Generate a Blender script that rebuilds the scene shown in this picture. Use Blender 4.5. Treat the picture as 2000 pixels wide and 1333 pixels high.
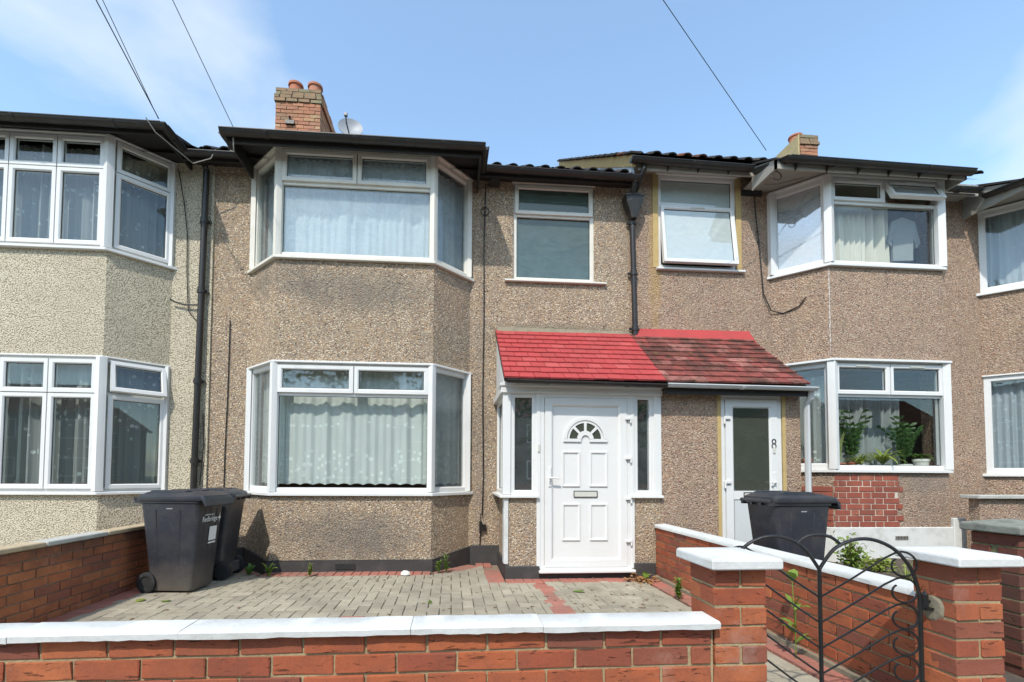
import bpy, bmesh, math, random
from mathutils import Matrix, Vector
R = random.Random(7)
PI = math.pi
S = bpy.context.scene
for o in list(bpy.data.objects): bpy.data.objects.remove(o)
COL = S.collection

# ------------------------------------------------------------------ camera
F_PX, CX, CY = 899.07, 950.07, 891.87
YAW, PITCH, ROLL = 0.0754, 0.0377, 0.0059
cam_d = bpy.data.cameras.new('camera'); cam = bpy.data.objects.new('camera', cam_d); COL.objects.link(cam)
cam_d.sensor_fit = 'HORIZONTAL'; cam_d.sensor_width = 36.0
cam_d.lens = F_PX / 2000 * 36
cam_d.shift_x = (1000 - CX) / 2000; cam_d.shift_y = (CY - 666.5) / 2000
cam_d.clip_start = 0.05; cam_d.clip_end = 3000
fw = Vector((math.sin(YAW) * math.cos(PITCH), math.cos(YAW) * math.cos(PITCH), math.sin(PITCH)))
rt = Vector((math.cos(YAW), -math.sin(YAW), 0)); up = rt.cross(fw)
rt2 = rt * math.cos(ROLL) + up * math.sin(ROLL); up2 = up * math.cos(ROLL) - rt * math.sin(ROLL)
m = Matrix((rt2, up2, -fw)).transposed().to_4x4(); m.translation = Vector((3.073, -6.056, 1.162))
cam.matrix_world = m
S.camera = cam
S.render.resolution_x, S.render.resolution_y = 1024, 682

# ------------------------------------------------------------------ sky, sun, exposure
SUN = Vector((-0.5, -1.0, 1.3)).normalized()
w = bpy.data.worlds.new('World'); S.world = w; w.use_nodes = True
nt = w.node_tree; N = nt.nodes; LK = nt.links; N.clear()
out = N.new('ShaderNodeOutputWorld'); bg = N.new('ShaderNodeBackground')
sky = N.new('ShaderNodeTexSky'); sky.sky_type = 'NISHITA'; sky.sun_disc = False
sky.sun_elevation = math.asin(SUN.z); sky.sun_rotation = math.atan2(SUN.x, SUN.y)
sky.air_density = 1.0; sky.dust_density = 0.6; sky.ozone_density = 1.6; sky.altitude = 30
tc = N.new('ShaderNodeTexCoord'); sep = N.new('ShaderNodeSeparateXYZ'); LK.new(tc.outputs['Generated'], sep.inputs[0])
def wm(op, a, b=None, cl=False):
    n = N.new('ShaderNodeMath'); n.operation = op; n.use_clamp = cl
    for i, v in enumerate((a, b)):
        if v is None: continue
        if isinstance(v, (int, float)): n.inputs[i].default_value = v
        else: LK.new(v, n.inputs[i])
    return n.outputs[0]
zz = wm('ADD', wm('MAXIMUM', sep.outputs[2], 0.0), 0.12)
cmb = N.new('ShaderNodeCombineXYZ'); LK.new(wm('DIVIDE', sep.outputs[0], zz), cmb.inputs[0]); LK.new(wm('DIVIDE', sep.outputs[1], zz), cmb.inputs[1])
mp = N.new('ShaderNodeMapping'); LK.new(cmb.outputs[0], mp.inputs[0])
mp.inputs['Location'].default_value = (19.08, 16.87, 10.072); mp.inputs['Scale'].default_value = (1.0, 1.0, 1.0)
nz = N.new('ShaderNodeTexNoise'); LK.new(mp.outputs[0], nz.inputs[0])
nz.inputs['Scale'].default_value = 1.0; nz.inputs['Detail'].default_value = 7; nz.inputs['Roughness'].default_value = 0.5; nz.inputs['Distortion'].default_value = 0.25
rp = N.new('ShaderNodeValToRGB'); LK.new(nz.outputs[0], rp.inputs[0])
rp.color_ramp.elements[0].position = 0.515; rp.color_ramp.elements[0].color = (0, 0, 0, 1)
rp.color_ramp.elements[1].position = 0.67; rp.color_ramp.elements[1].color = (1, 1, 1, 1)
mx = N.new('ShaderNodeMix'); mx.data_type = 'RGBA'
haze = N.new('ShaderNodeMix'); haze.data_type = 'RGBA'; haze.inputs[0].default_value = 0.10
tint = N.new('ShaderNodeMix'); tint.data_type = 'RGBA'; tint.blend_type = 'MULTIPLY'; tint.inputs[0].default_value = 1.0; tint.inputs[7].default_value = (1.04, 1.12, 1.06, 1); LK.new(sky.outputs[0], tint.inputs[6])
LK.new(tint.outputs[2], haze.inputs[6]); haze.inputs[7].default_value = (2.4, 3.0, 3.6, 1)
LK.new(wm('MULTIPLY', rp.outputs[0], 0.9), mx.inputs[0]); LK.new(haze.outputs[2], mx.inputs[6]); mx.inputs[7].default_value = (3.0, 3.25, 3.35, 1)
LK.new(mx.outputs[2], bg.inputs[0]); bg.inputs[1].default_value = 0.147
LK.new(bg.outputs[0], out.inputs[0])
sun_d = bpy.data.lights.new('sun', 'SUN'); sun_d.energy = 1.85; sun_d.angle = math.radians(0.9); sun_d.color = (1.0, 0.955, 0.88)
sun = bpy.data.objects.new('sun', sun_d); COL.objects.link(sun)
sun.rotation_euler = (-SUN).to_track_quat('-Z', 'Y').to_euler(); sun.location = SUN * 40
vs = S.view_settings; vs.view_transform = 'Standard'; vs.look = 'None'; vs.gamma = 1; vs.exposure = 1.17; vs.use_curve_mapping = False

# ------------------------------------------------------------------ materials
MATS = {}
class NT:
    def __init__(s, name):
        s.m = bpy.data.materials.new(name); s.m.use_nodes = True; s.t = s.m.node_tree; s.N = s.t.nodes; s.L = s.t.links
        s.N.clear(); s.out = s.N.new('ShaderNodeOutputMaterial'); s.pos = None
        MATS[name] = s.m
    def n(s, ty, **kw):
        x = s.N.new('ShaderNode' + ty)
        for k, v in kw.items(): setattr(x, k, v)
        return x
    def link(s, a, b): s.L.new(a, b)
    def set(s, sock, v):
        if isinstance(v, (int, float)): sock.default_value = v
        elif isinstance(v, (tuple, list)): sock.default_value = (*v, 1) if len(v) == 3 and sock.type == 'RGBA' else v
        else: s.L.new(v, sock)
    def P(s, kind='world'):
        if kind == 'world': return s.n('NewGeometry').outputs['Position']
        t = s.n('TexCoord').outputs['Object']
        if kind == 'object': return t
        v = s.n('VectorMath', operation='MULTIPLY_ADD'); oi = s.n('ObjectInfo')
        cx = s.n('CombineXYZ'); r = oi.outputs['Random']
        for i in range(3): s.link(s.math('MULTIPLY', r, 37.0 + 13 * i), cx.inputs[i])
        s.link(t, v.inputs[0]); v.inputs[1].default_value = (1, 1, 1); s.link(cx.outputs[0], v.inputs[2])
        return v.outputs[0]
    def rnd(s): return s.n('ObjectInfo').outputs['Random']
    def math(s, op, a, b=0.0, clamp=False):
        x = s.n('Math', operation=op); x.use_clamp = clamp; s.set(x.inputs[0], a); s.set(x.inputs[1], b); return x.outputs[0]
    def noise(s, vec, scale, detail=4, rough=0.55, dist=0, stretch=None):
        x = s.n('TexNoise')
        if stretch:
            mp = s.n('Mapping'); s.link(vec, mp.inputs[0]); mp.inputs['Scale'].default_value = stretch; vec = mp.outputs[0]
        s.link(vec, x.inputs['Vector']); x.inputs['Scale'].default_value = scale; x.inputs['Detail'].default_value = detail
        x.inputs['Roughness'].default_value = rough; x.inputs['Distortion'].default_value = dist
        return x.outputs[0]
    def ramp(s, f, *stops, interp='LINEAR'):
        x = s.n('ValToRGB'); s.set(x.inputs[0], f); r = x.color_ramp; r.interpolation = interp
        while len(r.elements) < len(stops): r.elements.new(0.5)
        for e, (p, c) in zip(r.elements, stops):
            e.position = p; e.color = (c, c, c, 1) if isinstance(c, (int, float)) else (*c, 1)
        return x.outputs[0]
    def mix(s, f, a, b, mode='MIX'):
        x = s.n('Mix', data_type='RGBA', blend_type=mode); s.set(x.inputs[0], f); s.set(x.inputs[6], a); s.set(x.inputs[7], b); return x.outputs[2]
    def bump(s, h, strength=0.5, dist=0.01, normal=None):
        x = s.n('Bump'); x.inputs['Strength'].default_value = strength; x.inputs['Distance'].default_value = dist
        s.link(h, x.inputs['Height'])
        if normal is not None: s.link(normal, x.inputs['Normal'])
        return x.outputs[0]
    def bsdf(s, color, rough=0.8, normal=None, spec=0.4, metal=0.0, coat=0):
        b = s.n('BsdfPrincipled'); s.set(b.inputs['Base Color'], color); s.set(b.inputs['Roughness'], rough)
        b.inputs['Specular IOR Level'].default_value = spec; b.inputs['Metallic'].default_value = metal
        if normal is not None: s.link(normal, b.inputs['Normal'])
        return b.outputs[0]
    def end(s, sh): s.link(sh, s.out.inputs[0]); return s.m

def pebble(name, stones, mort, scale=62, wash=None, washf=0.5, rough_bump=1.0, dirt=(0.13, 0.115, 0.10), stain=None):
    t = NT(name); p = t.P()
    v = t.n('TexVoronoi'); t.link(p, v.inputs['Vector']); v.inputs['Scale'].default_value = scale
    sp = t.n('SeparateColor'); t.link(v.outputs['Color'], sp.inputs[0])
    c = t.ramp(sp.outputs[0], *stones, interp='CONSTANT')
    edge = t.ramp(v.outputs['Distance'], (0.35, 0.0), (0.62, 1.0))
    c = t.mix(edge, c, mort)
    big = t.noise(p, 1.3, 5, 0.6)
    c = t.mix(t.ramp(big, (0.35, 0.0), (0.75, 0.45)), c, t.mix(0.6, c, dirt), 'MIX')
    mid = t.noise(p, 9, 3, 0.6)
    c = t.mix(t.ramp(mid, (0.3, 0.25), (0.7, 0.0)), c, (0.16, 0.14, 0.12), 'MIX')
    st_ = t.noise(p, 5, 5, .65, stretch=(1.0, 1.0, .10))
    c = t.mix(t.ramp(st_, (.52, 0.0), (.78, .38)), c, (.15, .13, .11))
    c = t.mix(t.ramp(t.noise(p, 2.6, 4, .6), (.5, 0.0), (.8, .30)), c, (.46, .34, .20))
    if wash: c = t.mix(washf, c, wash)
    if stain:
        for (cx, cz, rx, rz, colr, amt) in stain:
            sx = t.n('SeparateXYZ'); t.link(p, sx.inputs[0])
            dx = t.math('DIVIDE', t.math('SUBTRACT', sx.outputs[0], cx), rx); dz = t.math('DIVIDE', t.math('SUBTRACT', sx.outputs[2], cz), rz)
            d = t.math('ADD', t.math('MULTIPLY', dx, dx), t.math('MULTIPLY', dz, dz))
            d = t.math('ADD', d, t.math('MULTIPLY', t.math('SUBTRACT', t.noise(p, 5, 5, 0.7), 0.5), 1.6))
            c = t.mix(t.ramp(d, (0.0, amt), (1.0, 0.0)), c, colr)
    h = t.ramp(v.outputs['Distance'], (0.0, 1.0), (0.7, 0.0))
    n2 = t.noise(p, scale * 0.5, 2, 0.5)
    nb = t.bump(t.math('ADD', h, n2), 0.9 * rough_bump, 0.009)
    t.end(t.bsdf(c, 0.88, nb, 0.3))
pebble('pebbledash', [(0, (0.651, 0.522, 0.369)), (.16, (0.464, 0.312, 0.170)), (.32, (0.314, 0.218, 0.141)), (.46, (0.785, 0.651, 0.471)), (.60, (0.517, 0.288, 0.133)), (.70, (0.081, 0.065, 0.052)), (.80, (0.584, 0.417, 0.264)), (.90, (0.274, 0.171, 0.113))],
       (0.338, 0.259, 0.182), 58, stain=[(2.0, 3.35, 1.0, .32, (.14, .125, .105), .58), (1.2, 3.5, .35, .3, (.14, .125, .105), .5), (1.9, .42, .95, .34, (.12, .11, .095), .62), (.75, 3.55, .3, .25, (.13, .12, .10), .5), (4.5, 3.12, 1.1, .09, (.20, .175, .12), .7), (3.45, 1.5, .12, 2.2, (.2, .17, .15), .35), (5.9, .6, .25, .3, (.13, .115, .10), .6)])
pebble('pebbledash_pink', [(0, (0.553, 0.427, 0.315)), (.15, (0.394, 0.242, 0.153)), (.32, (0.280, 0.179, 0.126)), (.46, (0.634, 0.504, 0.372)), (.60, (0.452, 0.254, 0.153)), (.70, (0.074, 0.057, 0.049)), (.80, (0.485, 0.310, 0.205)), (.90, (0.236, 0.136, 0.098))],
       (0.355, 0.242, 0.168), 60, stain=[(9.2, 1.1, .5, .2, (.2, .17, .14), .5), (5.85, 4.3, .12, 1.4, (.42, .27, .08), .5)])
def creamdash():
    t = NT('cream_render'); p = t.P()
    a = t.noise(p, 72, 4, 0.6); v = t.n('TexVoronoi'); t.link(p, v.inputs['Vector']); v.inputs['Scale'].default_value = 70
    h = t.math('ADD', a, t.math('MULTIPLY', v.outputs['Distance'], -0.7))
    c = t.mix(t.ramp(h, (0.02, 0.8), (0.18, 0.0)), (.71, .63, .47), (.27, .22, .15))  # bump pits coloured darker, painting the shade of the roughcast relief
    c = t.mix(t.ramp(t.noise(p, 1.2, 5, .65), (.45, 0.0), (.8, .5)), c, (.42, .36, .27))
    t.end(t.bsdf(c, 0.9, t.bump(h, 1.0, 0.018), 0.2))
creamdash()
def paint(name, col, rough=0.35, dirt=0.12, dcol=(.38, .34, .27), bump=0.0, scale=3):
    t = NT(name); p = t.P()
    f = t.ramp(t.noise(p, scale, 6, .68), (.48, 0.0), (.80, dirt * 3))
    c = t.mix(f, col, dcol)
    f2 = t.ramp(t.noise(p, 60, 3, .6), (.55, 0.0), (.8, dirt))
    c = t.mix(f2, c, dcol)
    nb = t.bump(t.noise(p, 40, 4, .6), bump, 0.004) if bump else None
    t.end(t.bsdf(c, rough, nb, 0.45))
paint('upvc', (.68, .672, .645), .32, .04); paint('upvc_old', (.67, .64, .56), .42, .14, (.45, .38, .27)); paint('upvc_grey', (.55, .56, .55), .4, .06)
paint('masonry_white', (.60, .60, .575), .75, .20, (.36, .34, .29), .7, 5); paint('plinth_white', (.62, .62, .58), .75, .25, (.30, .27, .22), .5, 4)
paint('plinth_black', (.045, .042, .040), .6, .10, (.17, .15, .13), .6, 5)
paint('gutter_black', (.022, .019, .017), .38, .10, (.09, .075, .05), .2, 5); paint('fascia_black', (.020, .018, .016), .6, .10, (.07, .06, .045), .3)
paint('soffit_white', (.33, .31, .27), .7, .22, (.30, .25, .18), .3, 5); paint('black_iron', (.012, .012, .012), .35, .06, (.08, .05, .03), .4, 20)
paint('concrete', (.36, .33, .27), .9, .25, (.16, .15, .11), .8, 8); paint('coping_buff', (.46, .36, .23), .9, .25, (.22, .18, .12), .8, 8); paint('coping_grey', (.44, .43, .39), .9, .2, (.22, .2, .16), .6, 8)
paint('lichen_stone', (.21, .215, .18), .95, .33, (.08, .085, .07), 1.0, 14); paint('cement', (.23, .195, .135), .95, .3, (.12, .11, .07), .9, 9)
paint('ochre_render', (.47, .34, .15), .95, .2, (.28, .20, .07), 1.0, 12); paint('chimney_render', (.42, .32, .17), .95, .25, (.20, .20, .08), .8, 5)
paint('dish_grey', (.27, .28, .30), .5, .08); paint('cable_black', (.015, .014, .013), .5, .02); paint('cable_grey', (.25, .23, .20), .6, .02)
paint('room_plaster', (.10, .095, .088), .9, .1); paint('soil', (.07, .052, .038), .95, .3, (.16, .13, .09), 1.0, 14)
paint('pavement_slab', (.27, .26, .245), .9, .2, (.14, .13, .12), .6, 4); paint('asphalt', (.05, .05, .05), .9, .1, (.09, .09, .09), .8, 8); paint('lawn', (.05, .075, .025), .95, .2, (.09, .08, .04), .8, 3)
paint('lead_flashing', (.40, .43, .46), .6, .1); paint('brass', (.35, .27, .12), .4, .1); paint('rubber', (.018, .018, .018), .7, .12, (.10, .085, .065), .4, 12)
paint('pot_terracotta', (.38, .13, .07), .8, .12); paint('pot_white', (.68, .66, .60), .6, .1); paint('black_number', (.02, .02, .02), .4, .02); paint('sticker', (.72, .72, .70), .5, .05)
paint('shadow_gap', (.02, .02, .02), .9, .02); paint('shirt', (.24, .25, .25), .95, .05); paint('timber', (.20, .13, .08), .8, .1); paint('letterbox', (.55, .54, .47), .4, .05)
def binplastic():
    t = NT('bin_plastic'); p = t.P('object')
    c = t.mix(t.ramp(t.noise(p, 5, 6, .7), (.45, 0.0), (.8, .6)), (.030, .032, .040), (.075, .068, .060))
    sx = t.n('SeparateXYZ'); t.link(p, sx.inputs[0])
    low = t.ramp(t.math('ADD', sx.outputs[2], t.math('MULTIPLY', t.noise(p, 9, 4, .7), .25)), (0.14, 0.7), (.46, 0.0))
    c = t.mix(low, c, (.15, .125, .10))
    c = t.mix(t.ramp(t.noise(p, 90, 2, .5), (.66, 0), (.72, .5)), c, (.2, .18, .15))
    t.end(t.bsdf(c, t.ramp(t.noise(p, 7, 4), (.3, .32), (.7, .50)), t.bump(t.noise(p, 60, 3), .12, .003), .45))
binplastic()
def brickmat(name, ramp_, dark, crease=True, dirt=0.35, efflor=0.25, dirtcol=(.05, .04, .032), topdirt=None):
    t = NT(name); p = t.P('rand'); wp = t.P()
    c = t.ramp(t.rnd(), *ramp_)
    c = t.mix(t.ramp(t.noise(p, 9, 4, .6), (.35, 0.0), (.75, .75)), c, dark)
    c = t.mix(t.ramp(t.noise(p, 120, 3, .6), (.5, 0.0), (.75, .35)), c, (.07, .03, .02))
    if efflor: c = t.mix(t.ramp(t.noise(wp, 3.1, 6, .72), (.60, 0.0), (.82, efflor * 2)), c, (.42, .34, .29))
    c = t.mix(t.ramp(t.noise(wp, 2.1, 6, .7), (.42, 0.0), (.72, dirt)), c, dirtcol)
    if topdirt:
        sx = t.n('SeparateXYZ'); t.link(wp, sx.inputs[0])
        f = t.math('ADD', sx.outputs[2], t.math('MULTIPLY', t.math('SUBTRACT', t.noise(wp, 3.5, 6, .75), .5), .55))
        c = t.mix(t.ramp(f, (topdirt - .22, 0.0), (topdirt + .03, .85)), c, dirtcol)
    h = t.noise(p, 60, 4, .6)
    nb = t.bump(h, .5, .003)
    if crease:
        cr = t.noise(p, 13, 3, .55, .6, stretch=(1.0, 1.0, 5.0))
        crr = t.ramp(cr, (.33, 0.0), (.37, 1.0))
        nb = t.bump(crr, .8, .005, nb)
        c = t.mix(t.ramp(cr, (.31, .75), (.36, 0.0)), c, (.05, .022, .015))
    t.end(t.bsdf(c, .85, nb, .25))
brickmat('brick_red', [(0, (.35, .082, .036)), (.25, (.44, .125, .048)), (.45, (.30, .074, .039)), (.62, (.21, .074, .05)), (.8, (.38, .105, .046)), (1, (.47, .145, .057))], (.23, .070, .041), True, .32, .24)
brickmat('brick_old', [(0, (.44, .14, .055)), (.4, (.52, .19, .075)), (.7, (.36, .12, .055)), (1, (.30, .11, .07))], (.30, .10, .05), False, .40, .16, (.045, .035, .03), topdirt=.60)
brickmat('brick_dark', [(0, (.15, .05, .035)), (.5, (.20, .065, .04)), (1, (.13, .045, .035))], (.09, .04, .032), True, .5, .05, (.05, .05, .035))
brickmat('brick_house', [(0, (.30, .080, .052)), (.5, (.36, .105, .066)), (.8, (.25, .07, .05)), (1, (.40, .14, .085))], (.21, .068, .048), False, .25, .15)
brickmat('brick_stock', [(0, (.44, .18, .10)), (.3, (.54, .25, .14)), (.55, (.38, .16, .10)), (.75, (.50, .33, .18)), (.9, (.26, .17, .11)), (1, (.50, .22, .13))], (.32, .14, .09), False, .5, .1, (.13, .12, .07))
brickmat('brick_lichen', [(0, (.24, .17, .10)), (.5, (.34, .20, .12)), (1, (.24, .22, .13))], (.14, .14, .09), False, .4, 0, (.07, .07, .05))
def mortar(name, col, dark):
    t = NT(name); p = t.P(); h = t.noise(p, 90, 3, .6)
    c = t.mix(t.ramp(t.noise(p, 4, 5, .7), (.4, 0.0), (.75, .8)), col, dark)
    c = t.mix(t.ramp(h, (.3, .4), (.6, 0.0)), c, dark)
    t.end(t.bsdf(c, .95, t.bump(h, .9, .005), .2))
mortar('mortar_sand', (.40, .31, .175), (.22, .17, .10)); mortar('mortar_grey', (.28, .21, .15), (.10, .085, .065)); mortar('mortar_white', (.60, .55, .46), (.45, .38, .28)); mortar('mortar_moss', (.20, .19, .10), (.10, .10, .05))
def tilemat(name, ramp_, grime, gcol, moss=0.0):
    t = NT(name); p = t.P('rand'); wp = t.P()
    c = t.ramp(t.rnd(), *ramp_)
    c = t.mix(t.ramp(t.noise(p, 6, 5, .65), (.45, 0.0), (.75, grime)), c, gcol)
    c = t.mix(t.ramp(t.noise(wp, 3.3, 6, .72), (.45, 0.0), (.62, grime * 1.1)), c, gcol)
    if name.startswith('paver'): c = t.mix(t.ramp(t.noise(wp, .9, 6, .7), (.46, 0.0), (.66, .45)), c, (.17, .145, .115))
    if moss: c = t.mix(t.ramp(t.noise(wp, 8, 6, .7), (.62, 0.0), (.70, moss)), c, (.12, .10, .02))
    t.end(t.bsdf(c, .85, t.bump(t.noise(p, 40, 4), .3, .003), .12))
tilemat('tile_red', [(0, (.38, .058, .058)), (.4, (.42, .066, .064)), (.8, (.37, .055, .054)), (1, (.45, .090, .084))], .30, (.27, .062, .056))
tilemat('tile_red_worn', [(0, (.30, .080, .068)), (.35, (.25, .070, .056)), (.6, (.16, .050, .042)), (.85, (.40, .17, .14)), (1, (.19, .06, .048))], .95, (.080, .040, .032), .95)
tilemat('tile_dark', [(0, (.045, .04, .037)), (.6, (.065, .055, .05)), (.92, (.05, .045, .04)), (1, (.20, .07, .035))], .4, (.03, .03, .028), .3)
tilemat('paver_grey', [(0, (.33, .29, .215)), (.4, (.38, .335, .25)), (.75, (.28, .245, .185)), (1, (.43, .375, .28))], .45, (.23, .20, .15), .35)
tilemat('paver_red', [(0, (.36, .13, .095)), (.5, (.42, .165, .12)), (1, (.31, .115, .085))], .4, (.22, .13, .10), .2)
def glass(name, tint=(.965, .985, .975), smear_glare=0.0, smear_glare_col=(.55, .6, .58), frost=0.0, refl=0.0, smscale=2.0, smlow=.4):
    t = NT(name); p = t.P()
    lw = t.n('LayerWeight'); lw.inputs[0].default_value = .5      # Schlick, the same from both sides of the pane
    f = t.math('ADD', t.math('MULTIPLY', t.math('POWER', lw.outputs['Facing'], 5.0), .95), .042 + refl, True)
    tr = t.n('BsdfTransparent'); tr.inputs[0].default_value = (*tint, 1)
    gl = t.n('BsdfGlossy'); gl.inputs['Roughness'].default_value = 0.01 + frost
    gl.inputs[0].default_value = (.95, .98, 1.0, 1)
    base = tr.outputs[0]
    if smear_glare:  # diffuse film: real smears on some panes, painted-in reflection on others
        df = t.n('BsdfDiffuse'); df.inputs[0].default_value = (*smear_glare_col, 1)
        ms = t.n('MixShader'); sm = t.noise(p, smscale, 6, .72, 1.6, stretch=(1.0, 1.0, 1.6))
        t.link(t.ramp(sm, (.34, smear_glare * smlow), (.70, smear_glare)), ms.inputs[0]); t.link(base, ms.inputs[1]); t.link(df.outputs[0], ms.inputs[2]); base = ms.outputs[0]
    mxs = t.n('MixShader'); t.link(f, mxs.inputs[0]); t.link(base, mxs.inputs[1]); t.link(gl.outputs[0], mxs.inputs[2])
    t.end(mxs.outputs[0])
glass('glass_clear'); glass('glass_side', smear_glare=.12, smear_glare_col=(.4, .45, .45), refl=.16); glass('glass_dirty', smear_glare=.30, refl=.02, smear_glare_col=(.55, .62, .62)); glass('glass_frost_dark', (.45, .55, .50), smear_glare=.55, smear_glare_col=(.16, .215, .185), refl=.02, smscale=5.5, smlow=.55)  # glass_side: its pale film paints in a reflection, not dirt
glass('glass_frost_light', (.8, .85, .83), smear_glare=.90, smear_glare_col=(.52, .58, .56), refl=.10, smscale=4, smlow=.85); glass('glass_door', (.35, .38, .33), smear_glare=.8, smear_glare_col=(.075, .085, .065), refl=.03, frost=.06, smlow=.8); glass('glass_bright', (.9, .93, .95), smear_glare=.55, smear_glare_col=(.66, .70, .72), refl=.28, smlow=.7)  # glass_bright: its pale film paints in the reflection of bright cloud
glass('glass_grey', (.95, .97, .96), smear_glare=.25, smear_glare_col=(.33, .36, .36), refl=.0)
def cloth(name, col, alpha=1.0, lace=0.0, trans=.35, bands=None):
    t = NT(name); p = t.P()
    df = t.n('BsdfDiffuse'); df.inputs[0].default_value = (*col, 1)
    tl = t.n('BsdfTranslucent'); tl.inputs[0].default_value = (*col, 1)
    a = t.n('MixShader'); a.inputs[0].default_value = trans; t.link(df.outputs[0], a.inputs[1]); t.link(tl.outputs[0], a.inputs[2])
    tr = t.n('BsdfTransparent'); o = t.n('MixShader')
    al = alpha
    if lace:
        v = t.n('TexVoronoi'); t.link(p, v.inputs['Vector']); v.inputs['Scale'].default_value = 13
        fl = t.ramp(t.math('ADD', v.outputs['Distance'], t.math('MULTIPLY', t.noise(p, 55, 3, .7), .35)), (.42, 1.0), (.52, 0.0))
        msk = t.ramp(t.noise(p, 3.6, 4, .6), (.50, 0.0), (.60, 1.0))
        if bands:
            sx = t.n('SeparateXYZ'); t.link(p, sx.inputs[0]); msk = None
            for (za, zb) in bands:
                q = t.math('MULTIPLY', t.math('GREATER_THAN', sx.outputs[2], za), t.math('LESS_THAN', sx.outputs[2], zb))
                msk = q if msk is None else t.math('ADD', msk, q)
        al = t.math('ADD', t.math('MULTIPLY', t.math('MULTIPLY', fl, msk), lace), alpha, True)
    t.set(o.inputs[0], al); t.link(tr.outputs[0], o.inputs[1]); t.link(a.outputs[0], o.inputs[2])
    t.end(o.outputs[0])
cloth('net_white', (.82, .86, .89), .92); cloth('net_lace', (.80, .84, .81), .80, .20, .25, bands=[(1.0, 1.45), (1.72, 1.80)]); cloth('net_thin', (.74, .78, .76), .40, .5); cloth('net_grey', (.60, .66, .72), .80, .20)
cloth('drape_beige', (.80, .75, .64), 1.0, 0, .25); cloth('drape_grey', (.42, .46, .46), .95); cloth('net_blue', (.76, .85, .92), .93, 0, .25)
def leafmat(name, a, b, sub=.3):
    t = NT(name); p = t.P(); oi = t.rnd()
    c = t.mix(t.noise(p, 9, 2), a, b)
    c = t.mix(t.math('MULTIPLY', oi, .4), c, b)
    d = t.n('BsdfPrincipled'); t.link(c, d.inputs['Base Color']); d.inputs['Roughness'].default_value = .5; d.inputs['Specular IOR Level'].default_value = .3
    tl = t.n('BsdfTranslucent'); t.link(c, tl.inputs[0]); m = t.n('MixShader'); m.inputs[0].default_value = sub
    t.link(d.outputs[0], m.inputs[1]); t.link(tl.outputs[0], m.inputs[2]); t.end(m.outputs[0])
leafmat('leaf_tree', (.05, .09, .018), (.09, .13, .03)); leafmat('leaf_weed', (.16, .26, .04), (.22, .30, .06)); leafmat('leaf_dark', (.045, .10, .03), (.07, .15, .04)); leafmat('leaf_yellow', (.32, .34, .08), (.20, .28, .05)); leafmat('leaf_snake', (.14, .24, .07), (.40, .40, .14)); leafmat('leaf_dry', (.30, .12, .04), (.36, .20, .08), .1); leafmat('leaf_green', (.13, .22, .045), (.08, .16, .03))
M = MATS

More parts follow.
